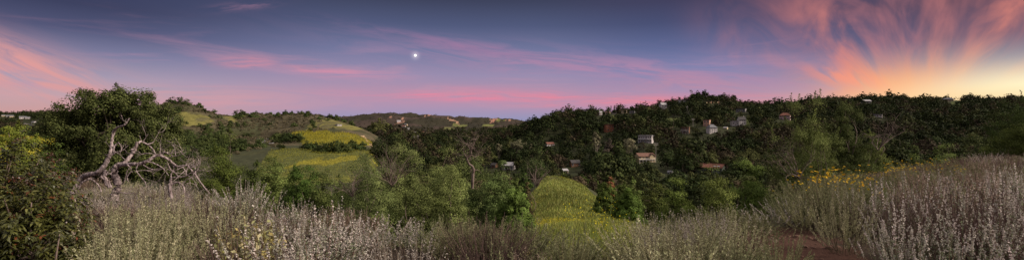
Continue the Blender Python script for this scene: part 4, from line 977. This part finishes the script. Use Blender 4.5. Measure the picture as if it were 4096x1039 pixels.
    return rt
PLK = {}
for k, n in (('sagebrush', 3), ('pale_sagebrush', 3), ('white_sage', 4), ('buckwheat', 3), ('pink_brush', 3), ('dark_brush', 3), ('brittlebush', 3), ('yellow_leaf_shrub', 2), ('grass_tuft', 3)):
    PLK[k] = [[plant(k), False] for _ in range(n)]
PLOOK = {'sagebrush': 'olive green sagebrush', 'pale_sagebrush': 'pale feathery sagebrush', 'white_sage': 'whitish flowering sage', 'buckwheat': 'rusty pink buckwheat', 'pink_brush': 'pale pinkish dry brush', 'dark_brush': 'dark purplish brush', 'brittlebush': 'bush sunflower with yellow daisies', 'yellow_leaf_shrub': 'broad leaved yellowish shrub', 'grass_tuft': 'green grass tuft'}
PNAME = {'brittlebush': 'sunflower_bush', 'pink_brush': 'dry_brush'}
def zone_text(px, y, yc):
    row = 'at the front' if y < 8.5 and y < yc*.75 else 'on the brow' if y > yc*.72 else 'midway up'
    if px < 100: w = 'by the laurel bush'
    elif px < 215: w = 'below the dead trees'
    elif px < 300: w = 'right of the dead trees'
    elif px < 400: w = 'before the left half of the thicket'
    elif px < 500: w = 'before the light green thicket'
    elif px < 600: w = 'before the meadow'
    elif px < 700: w = 'right of the meadow view'
    elif px < 770: w = 'left of the dirt path'
    elif px < 860: w = 'right of the dirt path'
    elif px < 950: w = 'below the sunflower slope'
    else: w = 'towards the right edge'
    return f'{row} {w}'
counts = {}
TOPS = [(-60,166),(0,168),(60,174),(100,180),(200,179),(250,182),(300,188),(340,195),(420,201),(480,206),(520,214),(550,225),(612,226),(645,212),(700,203),(750,194),(790,183),(820,168),(880,164),(950,158),(1024,151),(1090,149)]
PH = {'sagebrush': .92, 'pale_sagebrush': 1.0, 'white_sage': 1.12, 'buckwheat': .84, 'pink_brush': .94, 'dark_brush': .8, 'brittlebush': .9, 'yellow_leaf_shrub': .9, 'grass_tuft': .5}
def put_plant(kind, x, y, s=1.0, sz=None):
    L = PLK[kind]; e = L[int(rng.integers(len(L)))]
    if e[1]: o = copy_tree(e[0])
    else: o = e[0]; e[1] = True
    o.location = (x, y, hh(x, y)-.02); o.rotation_euler = (rng.normal(0, .06), rng.normal(0, .06), rng.random()*6.28 if kind != 'brittlebush' else rng.normal(0, .4)); sz = sz or s
    lim = (HY-np.interp(proj(x, y), *zip(*TOPS))-3.5-rng.normal(0, 1.6)+23*float(fbm(np.array([x/1.5+21]), np.array([y/1.5+5]), 2)[0]))/F*y-hh(x, y)      # the brush stays low where the slope falls away
    sz = float(max(.22, min(sz, lim/PH[kind]))); o.scale = (s, s, sz)
    px = proj(x, y); yc = np.interp(px, *zip(*CREST))
    a = 'tall' if sz > 1.12 else 'low' if sz < .8 else 'medium'
    tag(o, f'{a} {PLOOK[kind]} {zone_text(px, y, yc)}', {'grass_tuft': 'grass', 'brittlebush': 'sunflower bush', 'white_sage': 'sage plant', 'sagebrush': 'sagebrush', 'pale_sagebrush': 'sagebrush'}.get(kind, 'shrub'), {'sagebrush': 'olive sagebrushes of the foreground', 'pale_sagebrush': 'pale sagebrushes of the foreground', 'white_sage': 'white sages of the foreground', 'buckwheat': 'buckwheats of the foreground', 'pink_brush': 'dry pinkish brush of the foreground', 'dark_brush': 'dark brush of the foreground', 'brittlebush': 'bush sunflowers of the slope', 'yellow_leaf_shrub': 'yellowish shrubs of the foreground', 'grass_tuft': 'grass tufts of the foreground'}[kind])
    counts[kind] = counts.get(kind, 0)+1
def choose(px, y, yc, xx=0):
    f = y/yc
    def pick(*a):
        t = float(np.clip(.5+1.25*fbm(np.array([xx/1.9+3]), np.array([y/1.9]), 2)[0]+rng.normal(0, .14), 0, .999))*sum(w for _, w in a)
        for k, w in a:
            t -= w
            if t <= 0: return k
        return a[-1][0]
    if px < 215: return pick(('pink_brush', 3), ('buckwheat', 2), ('pale_sagebrush', 2)) if f > .55 else pick(('pale_sagebrush', 5), ('sagebrush', 2), ('dark_brush', 1.0))
    if px < 285: return pick(('white_sage', 3), ('pink_brush', 2), ('buckwheat', .7)) if f > .7 else pick(('dark_brush', 3), ('pale_sagebrush', 2), ('buckwheat', 1))
    if px < 420: return pick(('white_sage', 4), ('pink_brush', 1.5), ('buckwheat', 1.5)) if f > .62 else pick(('white_sage', 5), ('dark_brush', 1.5))
    if px < 535: return pick(('sagebrush', 4), ('dark_brush', 1), ('white_sage', .8)) if f > .8 else pick(('pale_sagebrush', 1.6), ('sagebrush', 4), ('dark_brush', .8), ('buckwheat', .4))
    if px < 625: return pick(('grass_tuft', 3), ('sagebrush', 2), ('buckwheat', 1), ('white_sage', .4))
    if px < 725: return pick(('sagebrush', 2), ('pale_sagebrush', 4)) if f < .8 else pick(('buckwheat', 2), ('sagebrush', 2), ('pink_brush', 1.5))
    if px < 800: return pick(('white_sage', 1.5), ('sagebrush', 4), ('buckwheat', 1)) if f > .5 else pick(('sagebrush', 2), ('dark_brush', 1))
    if px < 965 and f > .5: return pick(('sagebrush', 4), ('brittlebush', 3.4), ('dark_brush', 1.2))
    if px < 850: return pick(('sagebrush', 3), ('pale_sagebrush', 1.5), ('white_sage', .8), ('brittlebush', .6))
    return pick(('dark_brush', .8), ('white_sage', 4), ('sagebrush', 1.2), ('buckwheat', 1)) if y < 13 else pick(('pink_brush', 1.5), ('buckwheat', 3), ('dark_brush', 2), ('sagebrush', 2), ('white_sage', .4))
Y_ = 4.6; N_ = 0
while Y_ < 75:
    step = .70+.045*max(Y_-6, 0)
    x = -1.18*Y_
    while x < 1.18*Y_:
        xx = x+rng.uniform(-.4, .4)*step; yy = Y_+rng.uniform(-.4, .4)*step; px = proj(xx, yy); yc = np.interp(px, *zip(*CREST))
        x += step
        if yy > yc*1.12+.3: continue
        gp = fbm(np.array([xx/1.15+60]), np.array([yy/1.15]), 2)[0]
        if gp < -.22: continue
        if path_dist(np.array([xx]), np.array([yy]))[0] < (.50 if yy < 9.0 else .2): continue
        if px < 108 and yy < 7.4: continue
        k = choose(px, yy, yc, xx)
        big = 1+.03*max(yy-8, 0)
        s = rng.uniform(.75, 1.2)*(1.08+.85*gp)*big
        sz = s/big**.7
        if 60 < px < 225 and 8.0 < yy < 13.8: sz *= .48
        if 600 < px < 765: sz *= .74
        if 235 < px <= 425: sz *= .86
        if 520 < px < 650: sz *= .66
        elif 425 < px <= 520: sz *= .8
        elif yy > 20: sz *= .9
        if px > 880 and yy < 10: sz *= 1.1
        if yy > 10 and px < 220: sz *= .95
        put_plant(k, xx, yy, s, sz); N_ += 1
    Y_ += step*.8
for px, y, k, s in [(640, 6.9, 'pale_sagebrush', 1.25), (668, 6.5, 'pale_sagebrush', 1.45), (700, 6.8, 'pale_sagebrush', 1.35), (728, 6.4, 'pale_sagebrush', 1.05), (655, 6.1, 'pale_sagebrush', 1.0), (726, 8.6, 'sagebrush', 1.3), (745, 9.2, 'sagebrush', 1.2), (772, 9.6, 'white_sage', 1.25), (790, 10.1, 'white_sage', 1.2), (815, 9.9, 'sagebrush', 1.45), (836, 9.8, 'dark_brush', 1.3), (850, 10.4, 'sagebrush', 1.5), (880, 10.6, 'sagebrush', 1.4), (470, 7.3, 'sagebrush', 1.2), (500, 7.0, 'dark_brush', 1.1), (450, 7.8, 'sagebrush', 1.25), (150, 7.0, 'pale_sagebrush', 1.2), (185, 6.8, 'pale_sagebrush', 1.35), (205, 7.2, 'pale_sagebrush', 1.3), (225, 6.6, 'pale_sagebrush', 1.2), (130, 7.6, 'pale_sagebrush', 1.1)]:
    put_plant(k, (px-512)/F*y, y, s, s*.8)
for px, y in [(246, 5.9), (262, 5.6), (254, 6.5)]:
    put_plant('yellow_leaf_shrub', (px-512)/F*y, y, 1.0)
for q in range(9):      # the fringe of bush sunflowers along the far side of the brow
    pass
for L in PLK.values():          # drop variants that were never planted
    for e in L:
        if not e[1]:
            for ch in list(e[0].children): bpy.data.objects.remove(ch)
            bpy.data.objects.remove(e[0])

# dry grass filling the gaps under the shrubs
def grassfield(name, n, fx, h, w, cols, label, up=.9):
    P = fx(n); P[:, 2] = H(P[:, 0], P[:, 1]); m = MB(); k = len(P)
    D_ = rng.normal(0, .35, (k, 3))+[0, 0, 1.0]; hh_ = h*rng.uniform(.5, 1.4, (k, 1))
    P1 = P+unit(D_)*hh_*.5; P2 = P1+unit(D_+rng.normal(0, .35, (k, 3)))*hh_*.5
    wd = w*np.maximum(P[:, 1]/8, .8)
    ribbons(m, P, P1, P2, wd, colmix(cols, k)*np.exp(.75*fbm(P[:, 0]/2.6+7, P[:, 1]/5+3, 4)+.5*fbm(P[:, 0]/14, P[:, 1]/22, 3))[:, None]); tag(m.obj(name, M_LEAFD), label, 'grass', kind='stuff')
def near_pts(n):
    y = np.sqrt(rng.uniform(4.0**2, 34**2, n)); x = rng.uniform(-1.12, 1.12, n)*y; yc = np.interp(512+F*x/y, *zip(*CREST)); k = (y < yc*1.15+1) & (path_dist(x, y) > .6+.2*rng.random(n))
    return np.stack([x[k], y[k], 0*x[k]], -1)
grassfield('dry_grass', 52000, near_pts, .26, .007, [(.20, .15, .10), (.14, .10, .065), (.25, .19, .15), (.12, .11, .055)], 'thin dry grass between the foreground shrubs')
def mead(n):
    y = np.exp(rng.uniform(math.log(9), math.log(165), n)); px = rng.uniform(500, 660, n); x = (px-512)/F*y; yc = np.interp(px, *zip(*CREST)); d = cover(x, y)
    k = (d['meadow'] | ((y < 24) & (y > yc))); return np.stack([x[k], y[k], 0*x[k]], -1)
grassfield('meadow_grass', 60000, mead, .34, .010, [(.18, .225, .052), (.23, .26, .062), (.28, .265, .08), (.14, .185, .045)], 'short green grass of the sloping meadow')
def mus(n):
    y = np.exp(rng.uniform(math.log(17), math.log(165), n)); px = rng.uniform(510, 640, n); x = (px-512)/F*y; d = cover(x, y)
    v = fbm(x/7+5, y/9, 3)+.9*blob(px, y, 555, 33, 40, 9)+.5*blob(px, y, 540, 80, 15, 14)+rng.normal(0, .15, n)
    k = d['meadow'] & (v > .56); return np.stack([x[k], y[k], 0*x[k]], -1)
def flowerfield(name, P, z0, z1, s, cols, label):
    P[:, 2] = H(P[:, 0], P[:, 1])+rng.uniform(z0, z1, len(P)); m = MB(); leaves(m, P, rnd_dirs(len(P)), s*np.maximum(P[:, 1]/30, .7), s*np.maximum(P[:, 1]/30, .7), colmix(cols, len(P))); tag(m.obj(name, M_LEAFD), label, 'flowers', kind='stuff')
flowerfield('mustard_flowers', mus(26000), .25, .45, .035, [(.62, .50, .02), (.5, .45, .04)], 'yellow mustard flowers spread over the meadow')
def fieldpts(key, n, y0, y1, p0, p1):
    y = np.sqrt(rng.uniform(y0**2, y1**2, n)); px = rng.uniform(p0, p1, n); x = (px-512)/F*y; d = cover(x, y); k = d[key]
    return np.stack([x[k], y[k], 0*x[k]], -1)
Pm = np.concatenate([fieldpts('mustard', 60000, 200, 400, 280, 385), fieldpts('left', 14000, 120, 300, -30, 70)])
flowerfield('mustard_bloom', Pm, .3, 1.1, .034, [(.33, .29, .03), (.20, .20, .035), (.42, .35, .02), (.12, .13, .035)], 'bright yellow mustard blooming over the left hill fields')
flowerfield('field_weeds', fieldpts('low', 60000, 100, 330, 245, 390), .2, .9, .034, [(.20, .19, .04), (.11, .12, .035), (.30, .26, .03), (.08, .085, .03)], 'olive weeds and thin mustard over the lower field')
# tall yellow mustard stalks standing against the meadow
for px, y, s, lb in [(598, 15, 1.3, 'tallest yellow mustard plant standing against the meadow'), (590, 14, 1.1, 'yellow mustard plant left of the tallest one'), (612, 16, 1.2, 'yellow mustard plant right of the tallest one'), (575, 18, 1.0, 'small yellow mustard plant in the middle of the meadow view')]:
    x = (px-512)/F*y; z = hh(x, y); rt = empty('mustard_plant', (x, y, z)); tag(rt, lb, 'mustard plant'); P = shoots(12, .15, 1.1*s, 1.9*s, .35, .2); m = MB(); ribbons(m, *P, .012, colmix([(.16, .2, .06)], 12)); m.obj('stems', M_LEAFD, rt)
    m = MB(); n = 130; s_ = rng.uniform(.6, 1, (12, 11)); Q = along(*P, s_).reshape(-1, 3)+rng.normal(0, .07, (132, 3)); leaves(m, Q[::2], rnd_dirs(66), .036, .036, colmix([(.75, .6, .02)], 66)); m.obj('flowers', M_LEAFD, rt)

# ------------------------------------------------------------------ laurel sumac bushes at the left
def sumac(px, y, W, Hh, label, n_tw, ls=.070):
    x = (px-512)/F*y; z = hh(x, y); rt = empty('laurel_bush', (x, y, z)); tag(rt, label, 'laurel bush', 'dark laurel bushes at the left')
    m = MB(); st_ = MB(); ends = []
    for i in range(n_tw):
        d = rnd_dirs(1)[0]; d[2] = abs(d[2]); rad = .55+.5*rng.random()**.5
        lob = 1+.13*math.sin(4*math.atan2(d[1], d[0])+1)+rng.normal(0, .06)
        e = np.array([d[0]*W/2*rad*lob, d[1]*W/2*rad*lob, .1+Hh*.93*d[2]**.8*rad*lob]); ends.append(e)
        ax = unit(e*[1, 1, .6]/[W/2, W/2, Hh]+np.array([0, 0, .75])+rng.normal(0, .15, 3))
        k = 22; s = rng.random((k, 1))**.7; L = .26
        a = rng.random(k)*6.28; u = unit(np.cross(ax, [.3, .5, .1])); v = np.cross(ax, u)
        rd = np.cos(a)[:, None]*u+np.sin(a)[:, None]*v
        P = e+ax*(s-.7)*L; D_ = rd+ax*(.3+.6*s)
        c = colmix([(.070, .078, .016), (.115, .115, .026), (.05, .056, .013)], k); red = (rng.random(k) < .012+.06*(s[:, 0] > .85)); c[red] = colmix([(.20, .065, .025), (.15, .05, .02)], int(red.sum()))
        leaves(m, P, D_, ls*1.25*rng.uniform(.7, 1.25, k), ls*.34, c, 0, .7)
        if i % 5 == 0: tube(st_, smooth_path([(0, 0, 0), e*.45+rng.normal(0, .06, 3)+[0, 0, .1], e], 4), np.linspace(.022, .005, 9), 5)
        if rng.random() < .08: 
            q = rng.normal(0, .028, (40, 3))+e+ax*.1; leaves(m, q, rnd_dirs(40), .02, .015, colmix([(.09, .03, .02)], 40))
    m.obj('leaves', M_GLOSS, rt); st_.obj('stems', M_TWIG, rt)
sumac(-2, 6.3, 1.8, 1.48, 'big dark laurel bush with reddish leaf tips filling the left corner', 860)
sumac(38, 5.8, .95, 1.05, 'lower dark laurel bush right of the big corner one', 300)
sumac(-52, 7.0, 2.1, 1.6, 'laurel bush cut by the left edge of the photo', 300)
sumac(66, 5.4, .5, .62, 'small laurel bush low at the foot of the corner ones', 90)

# ------------------------------------------------------------------ stones on the path
M_STONE = noisy('path_stone', (.10, .055, .04), (.24, .14, .10), 8, .9, .4)
stm = []
for i in range(5):
    bm_ = MB(); n = 7; V = []
    for t in (-.45, 0.0, .5, .8):
        r = math.sqrt(max(0, 1-(t-.05)**2))*.5
        for a in np.linspace(0, 6.28, n+1)[:-1]: V.append((r*math.cos(a)*rng.uniform(.75, 1.2), r*math.sin(a)*rng.uniform(.75, 1.2)*.8, t*.5+rng.normal(0, .03)))
    Q = [(i2*n+j, i2*n+(j+1) % n, (i2+1)*n+(j+1) % n, (i2+1)*n+j) for i2 in range(3) for j in range(n)]
    V.append((0, 0, .42)); Q += [(3*n+j, 3*n+(j+1) % n, 4*n, 4*n) for j in range(n)]
    bm_.add(V, Q); stm.append(bm_.mesh('path_stone', M_STONE))
for i in range(110):
    a = PATHS[int(rng.integers(22, 58))]; x = a[0]+rng.normal(0, .38); y = a[1]+rng.normal(0, .3); s = .025+.075*rng.random()**3
    o = link(bpy.data.objects.new('path_stone', stm[i % 5])); o.location = (x, y, hh(x, y)+s*.1); o.scale = (s*1.3, s*1.1, s*.7); o.rotation_euler.z = rng.random()*6
    tag(o, f'{"large pale" if s > .085 else "fist sized" if s > .05 else "small reddish"} stone lying on the red dirt path {"near its bottom end" if y < 7.5 else "halfway up" if y < 9.5 else "further up by the sage"}', 'stone', 'stones on the dirt path')

# ------------------------------------------------------------------ moon
def moon():
    x, y, z = at(415.3, 55.2, 9500); r = 1.25/F*9500
    me = bpy.data.meshes.new('moon'); import bmesh
    bm_ = bmesh.new(); bmesh.ops.create_uvsphere(bm_, u_segments=32, v_segments=16, radius=r); bm_.to_mesh(me); bm_.free()
    o = link(bpy.data.objects.new('moon', me)); o.location = (x, y, z)
    m, nt, b = new_mat('moon_surface'); b.inputs['Base Color'].default_value = (.3, .3, .3, 1)
    nz = nt.nodes.new('ShaderNodeTexNoise'); nz.inputs['Scale'].default_value = 2.2; tc = nt.nodes.new('ShaderNodeTexCoord'); nt.links.new(tc.outputs['Generated'], nz.inputs[0])
    cr = nt.nodes.new('ShaderNodeValToRGB'); cr.color_ramp.elements[0].color = (.55, .52, .5, 1); cr.color_ramp.elements[1].color = (1, .97, .93, 1); cr.color_ramp.elements[0].position = .35; cr.color_ramp.elements[1].position = .55
    nt.links.new(nz.outputs[0], cr.inputs[0]); nt.links.new(cr.outputs[0], b.inputs['Emission Color']); b.inputs['Emission Strength'].default_value = 1.6
    me.materials.append(m); tag(o, 'full white moon glowing in the violet sky', 'moon')
moon()

# ------------------------------------------------------------------ sky
SUN_AZ, SUN_EL = R(102), R(30)
world = bpy.data.worlds.new('World'); sc.world = world; world.use_nodes = True
nt = world.node_tree; nt.nodes.clear()
class E:
    def __init__(s, sock): s.s = sock
    @staticmethod
    def m(op, *a):
        n = nt.nodes.new('ShaderNodeMath'); n.operation = op
        for i, v in enumerate(a):
            if isinstance(v, E): nt.links.new(v.s, n.inputs[i])
            else: n.inputs[i].default_value = v
        return E(n.outputs[0])
    def __add__(s, o): return E.m('ADD', s, o)
    __radd__ = __add__
    def __sub__(s, o): return E.m('SUBTRACT', s, o)
    def __rsub__(s, o): return E.m('SUBTRACT', o, s)
    def __mul__(s, o): return E.m('MULTIPLY', s, o)
    __rmul__ = __mul__
    def __truediv__(s, o): return E.m('DIVIDE', s, o)
def step_(x, a, b):
    n = nt.nodes.new('ShaderNodeMapRange'); n.interpolation_type = 'SMOOTHSTEP'; n.inputs[1].default_value = a; n.inputs[2].default_value = b
    if a > b: n.inputs[1].default_value, n.inputs[2].default_value, n.inputs[3].default_value, n.inputs[4].default_value = b, a, 1, 0
    nt.links.new(x.s, n.inputs[0]); return E(n.outputs[0])
def gauss(x, c, w): t = (x-c)/w; return E.m('EXPONENT', t*t*-1.0)
def vec(x, y, z=0.0):
    n = nt.nodes.new('ShaderNodeCombineXYZ')
    for i, v in enumerate((x, y, z)):
        if isinstance(v, E): nt.links.new(v.s, n.inputs[i])
        else: n.inputs[i].default_value = v
    return E(n.outputs[0])
def noise(v, scale=1.0, detail=5, rough=.55, dist=0.0):
    n = nt.nodes.new('ShaderNodeTexNoise'); n.inputs['Scale'].default_value = scale; n.inputs['Detail'].default_value = detail; n.inputs['Roughness'].default_value = rough; n.inputs['Distortion'].default_value = dist
    nt.links.new(v.s, n.inputs['Vector']); return E(n.outputs[0])
def ramp(x, stops):
    n = nt.nodes.new('ShaderNodeValToRGB'); cr = n.color_ramp; cr.interpolation = 'B_SPLINE' if False else 'EASE'
    cr.interpolation = 'LINEAR'
    while len(cr.elements) < len(stops): cr.elements.new(.5)
    for e, (p, c) in zip(cr.elements, sorted(stops)): e.position = p; e.color = (*lin(c), 1)
    nt.links.new(x.s, n.inputs[0]); return E(n.outputs[0])
def mix(f, a, b):
    n = nt.nodes.new('ShaderNodeMix'); n.data_type = 'RGBA'; n.clamp_factor = True
    nt.links.new(f.s, n.inputs['Factor'])
    for v, i in ((a, 6), (b, 7)):
        if isinstance(v, E): nt.links.new(v.s, n.inputs[i])
        else: n.inputs[i].default_value = (*lin(v), 1)
    return E(n.outputs[2])
tc = nt.nodes.new('ShaderNodeTexCoord'); sp = nt.nodes.new('ShaderNodeSeparateXYZ'); nt.links.new(tc.outputs['Generated'], sp.inputs[0])
dx, dy, dz = (E(sp.outputs[i]) for i in range(3))
az = E.m('ARCTAN2', dx, dy)
el = dz/E.m('MAXIMUM', E.m('SQRT', dx*dx+dy*dy), .001)
def ae(px, py): a = math.atan((px-512)/F); return a, (HY-py)/F*math.cos(a)
t = E.m('MINIMUM', E.m('MAXIMUM', el/.4, 0.0), 1.0)
def zone(az0, stops): return ramp(t, [((HY-py)/F*math.cos(az0)/.4, c) for py, c in stops])
# top-of-frame colours run on upward, brighter overhead, where unseen cloud is added to light the ground
cL = zone(R(-42), [(129, '#d09a92'), (112, '#c79d9c'), (95, '#b9a2ae'), (75, '#a398b0'), (50, '#77799c'), (25, '#4c5176'), (0, '#353a5c')])
cC = zone(R(-8), [(129, '#8e90b6'), (118, '#9694b8'), (106, '#ac92b0'), (92, '#b090ac'), (75, '#978bae'), (50, '#6f759c'), (25, '#4e577b'), (0, '#3a3f5a')])
cM = zone(R(18), [(129, '#b898b4'), (108, '#c091a8'), (90, '#a28fb0'), (68, '#7c80ac'), (45, '#5a6591'), (22, '#454c72'), (0, '#3e3d5c')])
cR = zone(R(40), [(129, '#fbd49a'), (105, '#f2bb96'), (85, '#bf9fa4'), (62, '#7f7d98'), (38, '#5a5573'), (15, '#4e4662'), (0, '#4a3f58')])
base = mix(step_(az, -.25, -.72), cC, cL)
base = mix(step_(az, .02, .32), base, cM)
base = mix(step_(az, .34, .74), base, cR)
# thin pink wisps, drawn out along the horizon
w1 = noise(vec(az*3.2, el*26.0), 1.0, 7, .6, .8)
w2 = noise(vec(az*1.6+7.0, el*9.0+az*.8), 1.0, 6, .6, .5)
wis = step_(w1*.6+w2*.5, .56, .72)*step_(el, .22, .10)*step_(el, .0, .035)*step_(az, .62, .40)
base = mix(wis*.38, base, '#d193a8')
# streaks of pink cloud over the far valley
def streak(px, py, wx, wy, tilt, col, k, f=30.0, thr=(.38, .62)):
    global base
    a0, e0 = ae(px, py); ax = wx/F*math.cos(a0)**2; ey = wy/F*math.cos(a0)
    e2 = el-(az-a0)*tilt
    m = gauss(az, a0, ax)*gauss(e2, e0, ey)*step_(noise(vec(az*5.0+px*.1, e2*f), 1.0, 7, .65, 1.0), *thr)
    base = mix(m*k, base, col)
streak(470, 95, 95, 5.5, .0, '#ef829c', 1.0, 55, (.34, .68))
streak(560, 99, 110, 7, -.02, '#e8859a', .9, 50)
streak(300, 66, 70, 7, -.05, '#de8f9e', .5, 36, (.42, .74))
streak(245, 62, 24, 5, .0, '#f08f9a', 1.0, 30, (.38, .64))
streak(330, 72, 60, 4, .0, '#e48ea4', .6, 50)
streak(600, 68, 180, 14, -.10, '#b586a8', .75, 40)
streak(450, 44, 90, 6, -.14, '#a5799f', .6, 36)
streak(190, 98, 160, 12, .0, '#dc9ba2', .5, 40)
streak(245, 6, 30, 4, .22, '#8a6a85', .8, 30)
streak(700, 88, 90, 14, -.16, '#c08aa2', .7, 30)
streak(660, 101, 110, 5, .0, '#e88a98', .8, 50)
# big soft salmon cloud at the left edge
a0, e0 = ae(10, 62)
lc = step_(noise(vec(az*6.0, (el+(az-a0)*.42)*24.0), 1.0, 7, .62, 1.2), .33, .62)*gauss(az, a0-.04, .15)*gauss(el+(az-a0)*.30, e0-.004, .034)
base = mix(lc*1.15, base, '#e39c98')
# fan of sunset cloud spreading from where the sun went down
a1, e1 = ae(925, 128)
ph = E.m('ARCTAN2', az-a1, el-e1); rr_ = E.m('SQRT', (az-a1)*(az-a1)+(el-e1)*(el-e1))
fn = noise(vec(ph*2.6, rr_*8.0, 2.0), 1.0, 6, .52, 1.1); fn2 = noise(vec(ph*7.0+3.0, rr_*11.0), 1.0, 6, .55, .8)
lobes = gauss(ph, -.66, .20)*1.25+gauss(ph, -1.02, .13)*.8+gauss(ph, .12, .16)*.65+gauss(ph, .52, .17)*1.15+gauss(ph, .95, .10)*.9+gauss(ph, -.25, .12)*.35
fan = lobes*step_(fn*.9+fn2*.16, .28, .78)*step_(rr_, .46, .06)*step_(el, -.01, .02)
base = mix(fan*.84, base, mix(step_(rr_, .03, .17), '#ffb478', '#ee8c78'))
fan2 = gauss(ph, -.35, .75)*step_(fn2*.5+fn*.6, .42, .74)*step_(rr_, .38, .10)
base = mix(fan2*.5, base, '#c97f86')
# orange heart and the pale yellow glow low over the ridge
a2, e2_ = ae(905, 88); base = mix(gauss(az, a2, .07)*gauss(el, e2_, .035)*.85, base, '#ffa466')
a2, e2_ = ae(850, 78); base = mix(gauss(az, a2, .05)*gauss(el+(az-a2)*.3, e2_, .016)*step_(fn2, .35, .6)*.8, base, '#fb9478')
a3, e3 = ae(1030, 100); g3 = gauss(az, a3+.03, .15)*gauss(el, e3-.004, .046)
base = mix(g3*1.5, base, '#fff8cf')
a3, e3 = ae(960, 100); base = mix(gauss(az, a3, .13)*gauss(el, e3, .02)*.7, base, '#ffd49a')
# halo of the moon
am, em = ae(415.3, 55.2); base = mix(gauss(az, am, .0065)*gauss(el, em, .0065)*.45, base, '#e8dcea')
# bright overhead cloud deck, added out of the frame as soft fill light
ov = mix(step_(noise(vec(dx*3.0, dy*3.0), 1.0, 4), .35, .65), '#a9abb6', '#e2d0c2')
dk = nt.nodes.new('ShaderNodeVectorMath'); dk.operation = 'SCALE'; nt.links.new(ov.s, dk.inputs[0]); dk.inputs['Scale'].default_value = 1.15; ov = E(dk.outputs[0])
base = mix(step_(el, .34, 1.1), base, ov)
gr = step_(dz, -.01, -.08); base = mix(gr, base, '#4a4038')
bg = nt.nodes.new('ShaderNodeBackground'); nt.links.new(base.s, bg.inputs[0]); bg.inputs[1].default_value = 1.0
sky = nt.nodes.new('ShaderNodeTexSky'); sky.sky_type = 'NISHITA'; sky.sun_disc = False; sky.sun_elevation = R(1.0); sky.sun_rotation = SUN_AZ
bg2 = nt.nodes.new('ShaderNodeBackground'); nt.links.new(sky.outputs[0], bg2.inputs[0]); bg2.inputs[1].default_value = .01
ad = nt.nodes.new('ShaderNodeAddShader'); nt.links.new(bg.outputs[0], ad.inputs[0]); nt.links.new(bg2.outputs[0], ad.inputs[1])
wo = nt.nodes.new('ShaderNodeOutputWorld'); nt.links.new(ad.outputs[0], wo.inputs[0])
world.cycles.sampling_method = 'MANUAL'; world.cycles.sample_map_resolution = 512

sun = bpy.data.lights.new('sun', 'SUN'); sun.energy = 5.0; sun.angle = R(14); sun.color = (1, .86, .74)
so = link(bpy.data.objects.new('sun', sun))
from mathutils import Vector
dv = Vector((math.sin(SUN_AZ)*math.cos(SUN_EL), math.cos(SUN_AZ)*math.cos(SUN_EL), math.sin(SUN_EL)))
so.rotation_euler = dv.to_track_quat('Z', 'Y').to_euler(); so.location = (30, -10, 40)

# ------------------------------------------------------------------ camera
cam = bpy.data.cameras.new('camera'); cam.sensor_fit = 'HORIZONTAL'; cam.sensor_width = 36; cam.lens = 18.0
cam.clip_start = .1; cam.clip_end = 30000
co = link(bpy.data.objects.new('camera', cam)); co.location = (0, 0, 0); co.rotation_euler = (R(90), 0, 0); sc.camera = co
sc.view_settings.view_transform = 'Standard'; sc.view_settings.look = 'None'; sc.view_settings.exposure = 0; sc.view_settings.gamma = 1
sc.cycles.max_bounces = 5; sc.cycles.diffuse_bounces = 3; sc.cycles.transmission_bounces = 3; sc.cycles.use_denoising = True
sc.render.film_transparent = False
